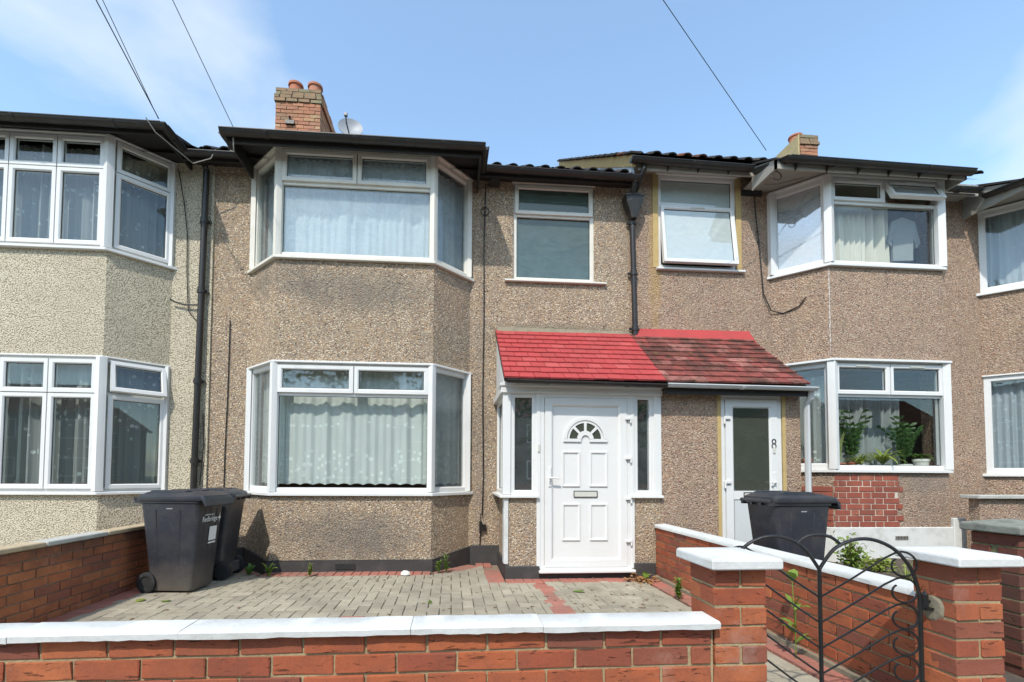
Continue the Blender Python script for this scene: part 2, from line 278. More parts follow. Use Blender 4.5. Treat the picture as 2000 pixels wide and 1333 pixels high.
# ------------------------------------------------------------------ building helpers
WM = {}
def link(o, parent=None, world=None):
    COL.objects.link(o); world = world or Matrix.Identity(4); WM[o] = world
    if parent is not None:
        o.parent = parent; o.matrix_parent_inverse = WM[parent].inverted()
    o.matrix_basis = world
    return o
def tag(o, label=None, cat=None, group=None, kind=None):
    if label: o['label'] = label
    if cat: o['category'] = cat
    if group: o['group'] = group
    if kind: o['kind'] = kind
    return o
def thing(name, label, cat, loc=(0, 0, 0), rz=0, group=None):
    o = bpy.data.objects.new(name, None); o.empty_display_size = .2
    link(o, None, Matrix.Translation(loc) @ Matrix.Rotation(rz, 4, 'Z')); return tag(o, label, cat, group)
class MB:
    def __init__(s, M0=None): s.v = []; s.f = []; s.M = M0
    def add(s, vs, fs):
        k = len(s.v)
        s.v += [tuple(s.M @ Vector(p)) if s.M is not None else tuple(p) for p in vs]; s.f += [tuple(i + k for i in f) for f in fs]; return s
    def box(s, x0, x1, y0, y1, z0, z1):
        x0, x1 = min(x0, x1), max(x0, x1); y0, y1 = min(y0, y1), max(y0, y1); z0, z1 = min(z0, z1), max(z0, z1)
        return s.add([(x0, y0, z0), (x1, y0, z0), (x1, y1, z0), (x0, y1, z0), (x0, y0, z1), (x1, y0, z1), (x1, y1, z1), (x0, y1, z1)],
                     [(3, 2, 1, 0), (4, 5, 6, 7), (0, 1, 5, 4), (1, 2, 6, 5), (2, 3, 7, 6), (3, 0, 4, 7)])
    def prism(s, poly, z0, z1, closed=True):          # plan polygon (ccw from above) extruded in z
        n = len(poly); vs = [(x, y, z0) for x, y in poly] + [(x, y, z1) for x, y in poly]
        fs = [(i, (i + 1) % n, n + (i + 1) % n, n + i) for i in range(n)]
        if closed: fs += [tuple(range(n - 1, -1, -1)), tuple(range(n, 2 * n))]
        return s.add(vs, fs)
    def extrude(s, prof, a, b, axis='x'):             # profile in the other two axes, extruded along one axis
        n = len(prof)
        mk = (lambda q, t: (t, q[0], q[1])) if axis == 'x' else (lambda q, t: (q[0], t, q[1]))
        return s.add([mk(q, a) for q in prof] + [mk(q, b) for q in prof], [(i, (i + 1) % n, n + (i + 1) % n, n + i) for i in range(n)] + [tuple(range(n - 1, -1, -1)), tuple(range(n, 2 * n))])
    def tube(s, pts, r, n=8, caps=True):
        pts = [Vector(p) for p in pts]; rs = r if isinstance(r, (list, tuple)) else [r] * len(pts); vs = []; fs = []; ref = None
        for i, p in enumerate(pts):
            d = (pts[min(i + 1, len(pts) - 1)] - pts[max(i - 1, 0)]).normalized()
            if ref is None: ref = Vector((0, 0, 1)) if abs(d.z) < .9 else Vector((0, 1, 0))
            a = (ref - d * ref.dot(d)).normalized(); ref = a; b = d.cross(a)
            vs += [p + (a * math.cos(2 * PI * k / n) + b * math.sin(2 * PI * k / n)) * rs[i] for k in range(n)]
        for i in range(len(pts) - 1):
            fs += [(i * n + k, i * n + (k + 1) % n, (i + 1) * n + (k + 1) % n, (i + 1) * n + k) for k in range(n)]
        if caps: fs += [tuple(range(n - 1, -1, -1)), tuple(range((len(pts) - 1) * n, len(pts) * n))]
        return s.add(vs, fs)
    def loft(s, rings, caps=True):
        n = len(rings[0]); vs = [p for r in rings for p in r]; fs = []
        for i in range(len(rings) - 1): fs += [(i * n + k, i * n + (k + 1) % n, (i + 1) * n + (k + 1) % n, (i + 1) * n + k) for k in range(n)]
        if caps: fs += [tuple(range(n - 1, -1, -1)), tuple(range((len(rings) - 1) * n, len(rings) * n))]
        return s.add(vs, fs)
    def grid(s, nx, ny, fn):
        return s.add([fn(i / nx, j / ny) for j in range(ny + 1) for i in range(nx + 1)], [(j * (nx + 1) + i, j * (nx + 1) + i + 1, (j + 1) * (nx + 1) + i + 1, (j + 1) * (nx + 1) + i) for j in range(ny) for i in range(nx)])
    def mesh(s, name):
        me = bpy.data.meshes.new(name); me.from_pydata(s.v, [], s.f); me.update()
        bm = bmesh.new(); bm.from_mesh(me); bmesh.ops.recalc_face_normals(bm, faces=bm.faces); bm.to_mesh(me); bm.free()
        return me
    def build(s, name, mat, parent=None, bevel=0, smooth=False, world=None):
        me = s.mesh(name)
        if bevel:
            bm = bmesh.new(); bm.from_mesh(me); bmesh.ops.remove_doubles(bm, verts=bm.verts, dist=1e-5)
            es = [e for e in bm.edges if len(e.link_faces) == 2 and e.calc_face_angle(0) > .5]
            bmesh.ops.bevel(bm, geom=es, offset=bevel, segments=1, affect='EDGES', clamp_overlap=True, profile=.5)
            bm.to_mesh(me); bm.free()
        me.materials.append(M[mat])
        if smooth:
            for p in me.polygons: p.use_smooth = True
            try: me.set_sharp_from_angle(angle=math.radians(40))
            except Exception: pass
        return link(bpy.data.objects.new(name, me), parent, world)
def inst(name, me, parent, world):
    return link(bpy.data.objects.new(name, me), parent, world)
def T(x, y, z, rz=0, rx=0, ry=0): return Matrix.Translation((x, y, z)) @ Matrix.Rotation(rz, 4, 'Z') @ Matrix.Rotation(rx, 4, 'X') @ Matrix.Rotation(ry, 4, 'Y')
def brick_mesh(name, l, w, h, mat, seed=0, bev=.003, jit=.0018):
    r = random.Random(seed); me = MB().box(-l / 2, l / 2, -w / 2, w / 2, -h / 2, h / 2).mesh(name)
    bm = bmesh.new(); bm.from_mesh(me); bmesh.ops.bevel(bm, geom=list(bm.edges), offset=bev, segments=1, affect='EDGES')
    for v in bm.verts: v.co += Vector((r.uniform(-jit, jit), r.uniform(-jit, jit), r.uniform(-jit, jit)))
    bm.to_mesh(me); bm.free(); me.materials.append(M[mat]); return me
BM = {}
def brick(l, w, h, mat, k):
    key = (round(l, 3), round(w, 3), round(h, 3), mat, k)
    if key not in BM: BM[key] = brick_mesh('brick', l, w, h, mat, hash(key) % 1000)
    return BM[key]
def brick_run(parent, p0, d, length, z0, rows, mat, w=.102, pitch=.225, course=.075, off=0.0, first=0, recess=0, nudge=.002, name='brick', miss=None):
    """stretcher courses along horizontal direction d from p0; p0 is the middle of the wall's thickness"""
    d = Vector((d[0], d[1], 0)).normalized(); rz = math.atan2(d.y, d.x); cnt = 0
    for r in range(rows):
        s = -((r + first) % 2) * pitch / 2 - off
        while s < length - 1e-4:
            a, b = max(s, 0), min(s + pitch, length); L = b - a - .010
            if L > .03:
                c = Vector((p0[0], p0[1], 0)) + d * ((a + b) / 2); n = Vector((-d.y, d.x, 0)) * R.uniform(-nudge, nudge)
                if not (miss and miss(c + n, z0 + (r + .5) * course)):
                    inst(name, brick(round(L / .02) * .02 - .005 if L < .2 else .215, w, course - .010, mat, R.randint(0, 3)), parent,
                         T(c.x + n.x, c.y + n.y, z0 + (r + .5) * course, rz, 0, R.uniform(-.006, .006)))
                    cnt += 1
            s += pitch
    return cnt

# ------------------------------------------------------------------ ground
tag(MB().box(-150, 150, -150, 150, -.40, -.36).build('ground', 'lawn'), kind='structure')
tag(MB().box(-60, 60, -19.0, -6.9, -.30, -.20).build('road', 'asphalt'), kind='structure')
pv = tag(MB().box(-60, 60, -6.9, -4.20, -.30, -.105).build('pavement', 'concrete'), kind='structure')
sl = brick_mesh('paving_slab', .895, .595, .05, 'pavement_slab', 3, .005, .001)
for i in range(-2, 10):
    for j in range(4): inst('paving_slab', sl, pv, T(i * .9 + (j % 2) * .45, -4.68 - j * .6, -.088))
tag(MB().box(-60, 60, -7.05, -6.9, -.30, -.08).build('kerb', 'concrete', bevel=.015), kind='structure')

# driveway: base, herringbone blocks, red edging
drive = tag(MB().box(-.07, 5.40, -4.20, .10, -.10, -.030).build('driveway', 'mortar_grey'), kind='structure')
def pm(l, wd, mat, k):
    key = ('p', l, wd, mat, k)
    if key not in BM: BM[key] = brick_mesh('paver', l - .005, wd - .005, .05, mat, k, .004, .001)
    return BM[key]
def in_house(x, y):
    if y > -.48 and .92 < x < 2.87: return True
    if y > -.02: return True
    if .45 < x < .95 and y > -(x - .47): return True
    if 2.84 < x < 3.31 and y > -(3.31 - x): return True
    return x > 3.66 and y > -.94
def dist_house(x, y):
    for dd in (.1, .2):
        for ax, ay in ((0, 1), (.7, .7), (-.7, .7), (1, 0)):
            if in_house(x + ax * dd, y + ay * dd): return True
    return False
def is_red(x, y):
    if x < .13 or x > 5.22 or y < -4.0: return True
    if 3.93 < x < 4.13 and y < -.94: return True
    return dist_house(x, y)
cells = []                                            # (x, y, rz, l, w, mat)
for i in range(0, 54):
    for j in range(-42, 1):
        mm = (i - j) % 4
        if mm == 0: c2 = [(i, j), (i + 1, j)]
        elif mm == 2: c2 = [(i, j), (i, j - 1)]
        else: continue
        ok = [(a, b) for a, b in c2 if not in_house(a * .1 + .03, b * .1 - .05) and not is_red(a * .1 + .03, b * .1 - .05) and a < 54]
        if not ok: continue
        if len(ok) == 2: cells.append(((c2[0][0] + c2[1][0]) * .05 + .03, (c2[0][1] + c2[1][1]) * .05 - .05, 0 if mm == 0 else PI / 2, .2, .1, 'paver_red' if (abs((c2[0][0]) * .1 + .03 - 2.3) < .1 and -2.36 < c2[0][1] * .1 - .05 < -2.2) else 'paver_grey'))
        else: cells.append((ok[0][0] * .1 + .03, ok[0][1] * .1 - .05, 0, .1, .1, 'paver_grey'))
y = -4.05
while y < -.05:                                       # red edging along both side walls and the strip to the gate
    if y < -.10: cells.append((.03, y, 0, .2, .1, 'paver_red'))
    if y < -.98: cells.append((5.31, y, 0, .2, .1, 'paver_red'))
    if y < -1.15: cells.append((4.03, y, 0, .2, .1, 'paver_red'))
    y += .1
for k in range(19): cells.append((.99 + k * .1, -.575, PI / 2, .2, .1, 'paver_red'))
for k in range(16): cells.append((3.72 + k * .1, -1.05, PI / 2, .2, .1, 'paver_red'))
for k in range(4): cells.append((3.56, -.28 - k * .1 - .2, 0, .2, .1, 'paver_red')); cells.append((3.56, -.88 - k * .1 + .0, 0, .2, .1, 'paver_red'))
for k in range(6):
    t_ = (k + .5) / 6; cells.append((2.93 + t_ * .44, -.62 + t_ * .44, PI / 4 * 3, .2, .1, 'paver_red')); cells.append((.82 - t_ * .44, -.62 + t_ * .44, PI / 4, .2, .1, 'paver_red'))
for k in range(2): cells.append((3.44 + k * .1, -.12, PI / 2, .2, .1, 'paver_red'))
cells.sort(key=lambda c: (0 if -2.45 < c[1] else 1, c[1]))
rest = {'paver_grey': MB(), 'paver_red': MB()}; npv = 0
for (x, y, rz, l, wd, mat) in cells:
    zt = R.uniform(-.0025, .0025)
    if npv < 300 and y > -2.45:
        inst('paver', pm(l, wd, mat, R.randint(0, 3)), drive, T(x, y, -.025 + zt, rz, R.uniform(-.008, .008), R.uniform(-.008, .008))); npv += 1
    else:
        mb = rest[mat]; me = pm(l, wd, mat, 1); mt = T(x, y, -.025 + zt, rz)
        mb.add([tuple(mt @ v.co) for v in me.vertices], [tuple(p.vertices) for p in me.polygons])
for mat, mb in rest.items(): tag(mb.build('paver_field', mat, drive), kind='stuff')
tag(MB().grid(60, 40, lambda a, b: (5.5 + a * 5.2, -4.2 + b * 4.3, .03 + .03 * math.sin(a * 23) * math.sin(b * 17) + .06 * b)).build('front_garden', 'soil', smooth=True), kind='structure')
tag(MB().box(-6, -.17, -4.3, .1, -.1, -.02).build('neighbour_drive', 'concrete'), kind='structure')

# ------------------------------------------------------------------ windows
def frame_M(p0, p1, z0):
    u = Vector((p1[0] - p0[0], p1[1] - p0[1], 0)); L = u.length; u.normalize(); n = Vector((u.y, -u.x, 0))
    mt = Matrix((u, n, Vector((0, 0, 1)))).transposed().to_4x4(); mt.translation = Vector((p0[0], p0[1], z0)); return mt, L   # local x along, y outward, z up
def ring(mb, u0, u1, v0, v1, t, y0, y1, slope=.012):
    """a frame of four bars, outer edge chamfered towards the glass"""
    o = [(u0, v0), (u1, v0), (u1, v1), (u0, v1)]; i = [(u0 + t, v0 + t), (u1 - t, v0 + t), (u1 - t, v1 - t), (u0 + t, v1 - t)]
    j = [(u0 + t - slope, v0 + t - slope), (u1 - t + slope, v0 + t - slope), (u1 - t + slope, v1 - t + slope), (u0 + t - slope, v1 - t + slope)]
    vs = [(a, y0, b) for a, b in o] + [(a, y1, b) for a, b in o] + [(a, y1, b) for a, b in j] + [(a, y1 - slope, b) for a, b in i] + [(a, y0, b) for a, b in i]
    fs = []
    for k in range(4):
        l = (k + 1) % 4
        for A, B in ((0, 4), (4, 8), (8, 12), (12, 16), (16, 0)): fs.append((A + k, A + l, B + l, B + k))
    mb.add(vs, fs)
def window(owner, p0, p1, z0, z1, bars=(), panes=(), frame='upvc', glassm='glass_clear', t=.05, d=.06, vent=False, root=None, name='window_frame'):
    """one flat window: fixed frame, casements and panes; with owner None the frame itself becomes the part and owns the rest"""
    mt, L = frame_M(p0, p1, z0); H = z1 - z0; f = MB(mt)
    ring(f, 0, L, 0, H, t, -d, 0)
    for b in bars:
        if b[0] == 'h': f.box(b[2], b[3], -d + .002, -.003, b[1] - .022, b[1] + .022)
        else: f.box(b[1] - .022, b[1] + .022, -d + .001, -.005, b[2], b[3])
    fo = f.build(name, frame, owner or root); parent = owner = owner or fo
    for (u0, u1, v0, v1, kind, *gm) in panes:
        g = gm[0] if gm else glassm
        if kind == 'fix':
            MB(mt).box(u0 - .004, u1 + .004, -.042, -.036, v0 - .004, v1 + .004).build('pane', g, parent); gk = MB(mt); ring(gk, u0 - .002, u1 + .002, v0 - .002, v1 + .002, .008, -.036, -.030, .002); gk.build('gasket', 'rubber', parent)
        else:
            mt2 = mt
            if kind == 'open': mt2 = mt @ Matrix.Translation((0, 0, v1)) @ Matrix.Rotation(gm[1], 4, 'X') @ Matrix.Translation((0, 0, -v1))
            cs = MB(mt2); ring(cs, u0, u1, v0, v1, .052, -.03, .026); c = cs.build('casement', frame, parent)
            tt = .05
            MB(mt2).box(u0 + tt, u1 - tt, -.006, -.001, v0 + tt, v1 - tt).build('pane', g, parent); gk = MB(mt2); ring(gk, u0 + tt, u1 - tt, v0 + tt, v1 - tt, .008, -.001, .005, .002); gk.build('gasket', 'rubber', parent)
            if vent: MB(mt2).box((u0 + u1) / 2 - .1, (u0 + u1) / 2 + .1, .026, .036, v1 - .035, v1 - .018).build('trickle_vent', 'letterbox', parent)
    return owner
def sill(parent, plan, z0, z1, depth, mat, name='sill', ends=.05, lip=.0):
    """a projecting strip along a plan polyline (left to right seen from the street)"""
    n = len(plan); P = [Vector((p[0], p[1], 0)) for p in plan]; nrm = []
    for i in range(n - 1):
        u = (P[i + 1] - P[i]).normalized(); nrm.append(Vector((u.y, -u.x, 0)))
    outp, inn = [], []
    for i in range(n):
        if i == 0: a = nrm[0]; sft = (P[0] - P[1]).normalized() * ends
        elif i == n - 1: a = nrm[-1]; sft = (P[-1] - P[-2]).normalized() * ends
        else: a = (nrm[i - 1] + nrm[i]).normalized(); a = a / max(.3, a.dot(nrm[i])); sft = Vector()
        outp.append(P[i] + a * depth + sft); inn.append(P[i] - a * .06 + sft)
    vs = []; fs = []
    for o_, i_ in zip(outp, inn): vs += [(o_.x, o_.y, z0), (o_.x, o_.y, z1 - .012), (i_.x, i_.y, z1), (i_.x, i_.y, z0)]
    for i in range(n - 1):
        for k in range(4): l = (k + 1) % 4; fs.append((i * 4 + k, i * 4 + l, (i + 1) * 4 + l, (i + 1) * 4 + k))
    fs += [(3, 2, 1, 0), tuple((n - 1) * 4 + k for k in range(4))]
    return MB().add(vs, fs).build(name, mat, parent, bevel=.004)
def post(mb, x, y, z0, z1, ang, r=.05):
    """ribbed corner post of a bay"""
    poly = []
    for k in range(10):
        a = ang + PI * 2 * k / 10; rr = r * (1.0 if k % 2 else .84); poly.append((x + rr * math.cos(a), y + rr * math.sin(a)))
    mb.prism(poly, z0, z1)
def posts(owner, at_, z0, z1, mat, r=.05):
    for k, (x, y) in enumerate(at_): mb = MB(); post(mb, x, y, z0, z1, .2 + .3 * k, r); mb.build('corner_post', mat, owner)
def wall_grid(mb, xs, zs, holes, y0, y1):
    """a wall in the xz plane, front y0, back y1, with rectangular openings"""
    xs = sorted(set(xs + [h[0] for h in holes] + [h[1] for h in holes])); zs = sorted(set(zs + [h[2] for h in holes] + [h[3] for h in holes]))
    sol = lambda i, j: 0 <= i < len(xs) - 1 and 0 <= j < len(zs) - 1 and not any(h[0] - 1e-6 <= xs[i] and xs[i + 1] <= h[1] + 1e-6 and h[2] - 1e-6 <= zs[j] and zs[j + 1] <= h[3] + 1e-6 for h in holes)
    vid = {}
    def V(x, y, z):
        k = (x, y, z)
        if k not in vid: vid[k] = len(mb.v); mb.v.append(k)
        return vid[k]
    for i in range(len(xs) - 1):
        for j in range(len(zs) - 1):
            if not sol(i, j): continue
            a, b, c, d = xs[i], xs[i + 1], zs[j], zs[j + 1]
            mb.f.append((V(a, y0, c), V(b, y0, c), V(b, y0, d), V(a, y0, d))); mb.f.append((V(a, y1, c), V(a, y1, d), V(b, y1, d), V(b, y1, c)))
            if not sol(i - 1, j): mb.f.append((V(a, y0, c), V(a, y0, d), V(a, y1, d), V(a, y1, c)))
            if not sol(i + 1, j): mb.f.append((V(b, y0, c), V(b, y1, c), V(b, y1, d), V(b, y0, d)))
            if not sol(i, j - 1): mb.f.append((V(a, y0, c), V(a, y1, c), V(b, y1, c), V(b, y0, c)))
            if not sol(i, j + 1): mb.f.append((V(a, y0, d), V(b, y0, d), V(b, y1, d), V(a, y1, d)))
def bay_prism(mb, pl, z0, z1):
    a, b_, c, d = pl
    mb.prism([a, b_, c, d], z0, z1)
def curtain(name, label, cat, plan, z0, z1, folds, amp, mat, seed=0, scallop=0.0, group=None, gather=0.0, nx=None, off=.10):
    r = random.Random(seed); P = [Vector((p[0], p[1], 0)) for p in plan]
    seg = [(P[i + 1] - P[i]).length for i in range(len(P) - 1)]; tot = sum(seg); nx = nx or int(folds * 12)
    ph = [r.uniform(0, 6.3) for _ in range(6)]
    def fn(a, b):
        s = a * tot; i = 0
        while i < len(seg) - 1 and s > seg[i]: s -= seg[i]; i += 1
        u = (P[i + 1] - P[i]).normalized(); n = Vector((u.y, -u.x, 0)); q = P[i] + u * s
        wv = math.sin(a * folds * 2 * PI + ph[0] + 2.6 * math.sin(a * folds * .9 + ph[1]) + 1.2 * math.sin(a * folds * 2.3 + ph[5]) + .35 * math.sin(b * 3 + ph[2])) * (.6 + .5 * math.sin(a * folds * 1.3 + ph[3])) + .35 * math.sin(a * folds * 4.3 * PI + ph[4])
        k = amp * (1 - gather * (b ** 2) * .5)
        q = q - n * off + n * wv * k
        zb = z0 + (scallop * abs(math.sin(a * tot / .075 * PI / 2)) if scallop else 0)
        return (q.x, q.y, zb + (z1 - zb) * b)
    o = MB().grid(nx, 10, fn).build(name, mat, None, smooth=True)
    return tag(o, label, cat, group)

# ------------------------------------------------------------------ roof, gutters, pipes
def gutter(parent, pts, r=.055, mat='gutter_black', name='gutter'):
    """half-round gutter swept along a polyline of (x,y,z) rim centres"""
    pts = [Vector(p) for p in pts]; n = 9; vs = []; fs = []
    for i, p in enumerate(pts):
        ds = []
        if i > 0: ds.append((pts[i] - pts[i - 1]).normalized())
        if i < len(pts) - 1: ds.append((pts[i + 1] - pts[i]).normalized())
        d = sum(ds, Vector()).normalized(); s = Vector((d.y, -d.x, 0)).normalized(); k = 1 / max(.4, s.dot(Vector((ds[0].y, -ds[0].x, 0)).normalized()))
        for rr in (r, r - .006):
            for q in range(n):
                a = PI * q / (n - 1); vs.append(p + s * math.cos(a) * rr * k - Vector((0, 0, 1)) * math.sin(a) * rr * .95)
    m2 = 2 * n
    for i in range(len(pts) - 1):
        A, B = i * m2, (i + 1) * m2
        for q in range(n - 1): fs += [(A + q, A + q + 1, B + q + 1, B + q), (A + n + q, B + n + q, B + n + q + 1, A + n + q + 1)]
        fs += [(A, B, B + n, A + n), (A + n - 1, A + m2 - 1, B + m2 - 1, B + n - 1)]
    for e in (0, (len(pts) - 1) * m2): fs.append(tuple(e + q for q in range(n)))
    mb = MB().add(vs, fs)
    for i in range(len(pts) - 1):                     # joints and rolled rim
        a, b = pts[i], pts[i + 1]; L = (b - a).length; d = (b - a).normalized(); s = Vector((d.y, -d.x, 0))
        mb.tube([a + s * r, b + s * r], .008, 6)
        for k in range(max(1, int(L / .9))):
            c = a + d * (L * (k + .5) / max(1, int(L / .9)))
            mb.loft([[c + d * e + s * math.cos(PI * q / 8) * (r + .006) - Vector((0, 0, 1)) * math.sin(PI * q / 8) * (r + .006) * .95 for q in range(9)] for e in (-.02, .02)])
    return mb.build(name, mat, parent, smooth=True)
def roof_mesh(x0, x1, ye, ze, pitch, length, per=.21, amp=.022, course=.28, thick=.05):
    nx = int((x1 - x0) / per * 8); nrow = int(length / course); c, s = math.cos(math.atan(pitch)), math.sin(math.atan(pitch)); mb = MB()
    for r in range(nrow):
        for q in range(1):
            a0, a1 = r * course, (r + 1) * course + .03
            def fn(a, b, a0=a0, a1=a1):
                x = x0 + a * (x1 - x0); h = amp * max(-.35, math.sin(x / per * 2 * PI)) + (1 - b) * .035
                t_ = a0 + b * (a1 - a0); return (x, ye + t_ * c - h * s, ze + t_ * s + h * c)
            mb.grid(nx, 1, fn)
    return mb
def roof(parent, x0, x1, ye, ze, pitch, mat='tile_dark', yr=3.9, tiles=True):
    L = (yr - ye) / math.cos(math.atan(pitch))
    rf = roof_mesh(x0, x1, ye + .02, ze, pitch, L).build('roof', mat, parent)
    zr = ze + (yr - ye) * pitch
    MB().add([(x0, yr + .02, zr), (x1, yr + .02, zr), (x1, 8.3, zr - (8.3 - yr) * pitch), (x0, 8.3, zr - (8.3 - yr) * pitch), (x0, ye, ze - .06), (x1, ye, ze - .06), (x1, yr, zr - .06), (x0, yr, zr - .06)], [(0, 1, 2, 3), (4, 5, 6, 7)]).build('roof_underlay', 'fascia_black', rf)
    if tiles:
        per = .21; k = 0
        tm = MB().loft([[((math.cos(PI * q / 8)) * .062 * 1.0, yy, math.sin(PI * q / 8) * .036 + (yy < 0) * .004) for q in range(9)] + [(-math.cos(PI * q / 8) * .050, yy, math.sin(PI * q / 8) * .026) for q in range(9)] for yy in (-.035, .2)]).mesh('tile'); tm.materials.append(M[mat])
        x = math.ceil(x0 / per) * per + per / 4
        while x < x1 - .03:
            inst('tile', tm, rf, T(x + R.uniform(-.006, .006), ye - .015, ze + .004 + R.uniform(-.004, .006), R.uniform(-.03, .03), math.atan(pitch))); x += per
    return rf
def pipe(mb, pts, r=.034, n=12): mb.tube(pts, r, n)
def downpipe(parent, x, y, z0, z1, mat='gutter_black', lean=0.0, r=.034, collars=(), name='downpipe', top=()):
    mb = MB(); pts = [(x - lean, y, z0), (x, y, z1)] + list(top); pipe(mb, pts, r)
    for z in collars:
        xx = x - lean * (z1 - z) / (z1 - z0); mb.tube([(xx, y, z - .035), (xx, y, z + .035)], r + .009, 12); mb.box(xx - .07, xx + .07, y + .02, y + .04, z - .015, z + .015)
    return mb.build(name, mat, parent, smooth=True)
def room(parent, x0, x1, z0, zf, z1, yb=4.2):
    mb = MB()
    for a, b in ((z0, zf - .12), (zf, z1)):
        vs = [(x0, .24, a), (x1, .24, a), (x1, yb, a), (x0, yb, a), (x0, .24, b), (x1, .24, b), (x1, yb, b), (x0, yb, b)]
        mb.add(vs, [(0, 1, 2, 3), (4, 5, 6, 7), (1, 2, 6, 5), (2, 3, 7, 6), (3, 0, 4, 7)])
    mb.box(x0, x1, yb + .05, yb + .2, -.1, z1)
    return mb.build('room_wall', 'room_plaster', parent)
def cable(parent, pts, r=.006, mat='cable_black', name='cable'):
    return MB().tube(pts, r, 6).build(name, mat, parent, smooth=True)
# ================================================================== HOUSE A : the middle house (number ten's place, red canopy, white door)
W = 5.48; ZT = 5.17
hm = thing('terraced_house', 'brown pebbledash terraced house with white panelled front door under a bright red canopy', 'house', (2.7, 0, 0), 0, 'terraced houses in the row')
BA, BB, BC, BD = (.50, 0), (.965, -.455), (2.825, -.455), (3.285, 0)
mb = MB(); wall_grid(mb, [0, W], [-.1, ZT], [(.54, 3.25, .88, 2.50), (.54, 3.25, 3.72, 5.12), (3.88, 4.99, 3.775, 5.11), (3.80, 5.40, -.1, 2.08)], 0, .24)
bay_prism(mb, ((.485, .0), (.955, -.462), (2.835, -.462), (3.30, .0)), -.05, .905); bay_prism(mb, ((.485, .0), (.955, -.462), (2.835, -.462), (3.30, .0)), 2.50, 3.735)
mb.box(3.70, 4.06, -.915, -.80, .05, .905); mb.box(5.135, 5.47, -.915, -.80, .05, .905); mb.box(3.70, 3.80, -.80, 0, .05, .905)
mb.build('wall', 'pebbledash', hm)
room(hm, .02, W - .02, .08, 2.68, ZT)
MB().box(3.72, 5.46, -.80, .24, -.05, .10).box(3.78, 5.46, -.82, 0, 2.085, 2.10).build('porch_floor', 'room_plaster', hm)
mb = MB()
for zt, zl in ((.135, .135),):
    mb.prism([(.955 - .02, -.49), (2.855, -.49), (2.835, -.455), (.955, -.455)], -.05, .135)
    for (x0, y0, x1, y1) in ((.46, .0, .935, -.49), (2.855, -.49, 3.33, 0)):
        zA, zB = (.22, .135) if x0 < 2 else (.135, .22)
        mb.add([(x0, y0, -.05), (x1, y1, -.05), (x1, y1, zB), (x0, y0, zA), (x0, y0 + .04, -.05), (x1, y1 + .04, -.05), (x1, y1 + .04, zB), (x0, y0 + .04, zA)], [(0, 1, 2, 3), (7, 6, 5, 4), (3, 2, 6, 7), (0, 3, 7, 4), (1, 5, 6, 2)])
mb.box(0.02, .47, -.03, .01, -.05, .22); mb.box(3.32, 3.70, -.03, .01, -.05, .23); mb.box(3.675, 3.715, -.94, -.03, -.05, .16); mb.box(3.675, 4.06, -.95, -.91, -.05, .135); mb.box(4.06, 5.15, -.93, -.86, -.05, .06); mb.box(5.15, 5.40, -.945, -.91, -.05, .16)
mb.build('plinth', 'plinth_black', hm, bevel=.006)
ab = MB().box(1.72, 1.95, -.497, -.488, .03, .095); mb = MB()
for i in range(9):
    for j in range(3): mb.box(1.735 + i * .023, 1.748 + i * .023, -.4985, -.496, .037 + j * .019, .049 + j * .019)
a_ = ab.build('air_brick', 'rubber', hm); mb.build('vent_hole', 'shadow_gap', a_)
# bay windows
for (z0, z1, zt, up_) in ((.935, 2.47, 2.10, 0), (3.765, 5.09, 4.665, 1)):
    fmat = 'upvc_old' if up_ else 'upvc'; gm = 'glass_dirty' if up_ else 'glass_clear'
    tr = zt - z0; H = z1 - z0; LF = BC[0] - BB[0]
    bwo = window(None, BB, BC, z0, z1, [('h', tr, .05, LF - .05), ('v', LF / 2, tr, H - .05)],
           [(.05, LF - .05, .05, tr - .02, 'fix', gm), (.045, LF / 2 - .006, tr + .015, H - .03, 'sash', gm), (LF / 2 + .006, LF - .045, tr + .015, H - .03, 'sash', gm)], fmat, gm, root=hm, name='bay_window')
    for p0, p1 in ((BA, BB), (BC, BD)):
        Ls = math.dist(p0, p1); window(bwo, p0, p1, z0, z1, [], [(.05, Ls - .05, .05, H - .05, 'fix', 'glass_grey')], fmat, gm, t=.06)
    posts(bwo, (BB, BC), z0, z1, fmat, .05)
    for x in (BA[0], BD[0]): MB().box(x - .03, x + .03, -.05, .02, z0, z1).build('end_post', fmat, bwo)
    sill(bwo, (BA, BB, BC, BD), z0 - .045, z0 + .004, .055, fmat)
    sill(bwo, (BA, BB, BC, BD), z1 - .002, z1 + .035, .045, fmat, 'head_trim', .03)
# middle first-floor window
wmn = window(None, (3.88, .022), (4.99, .022), 3.775, 5.105, [('h', .905, .05, 1.06)], [(.05, 1.06, .05, .885, 'fix', 'glass_frost_dark'), (.02, 1.09, .915, 1.31, 'sash', 'glass_frost_dark')], 'upvc_old', root=hm, name='window')
MB().box(3.86, 5.01, -.012, .021, 5.106, 5.128).build('head_trim', 'upvc_old', wmn); sill(wmn, ((3.82, 0), (5.09, 0)), 3.742, 3.778, .05, 'upvc_old', ends=.06)
MB().box(3.87, 5.0, .30, .32, 3.70, 5.12).build('blind', 'room_plaster', wmn)
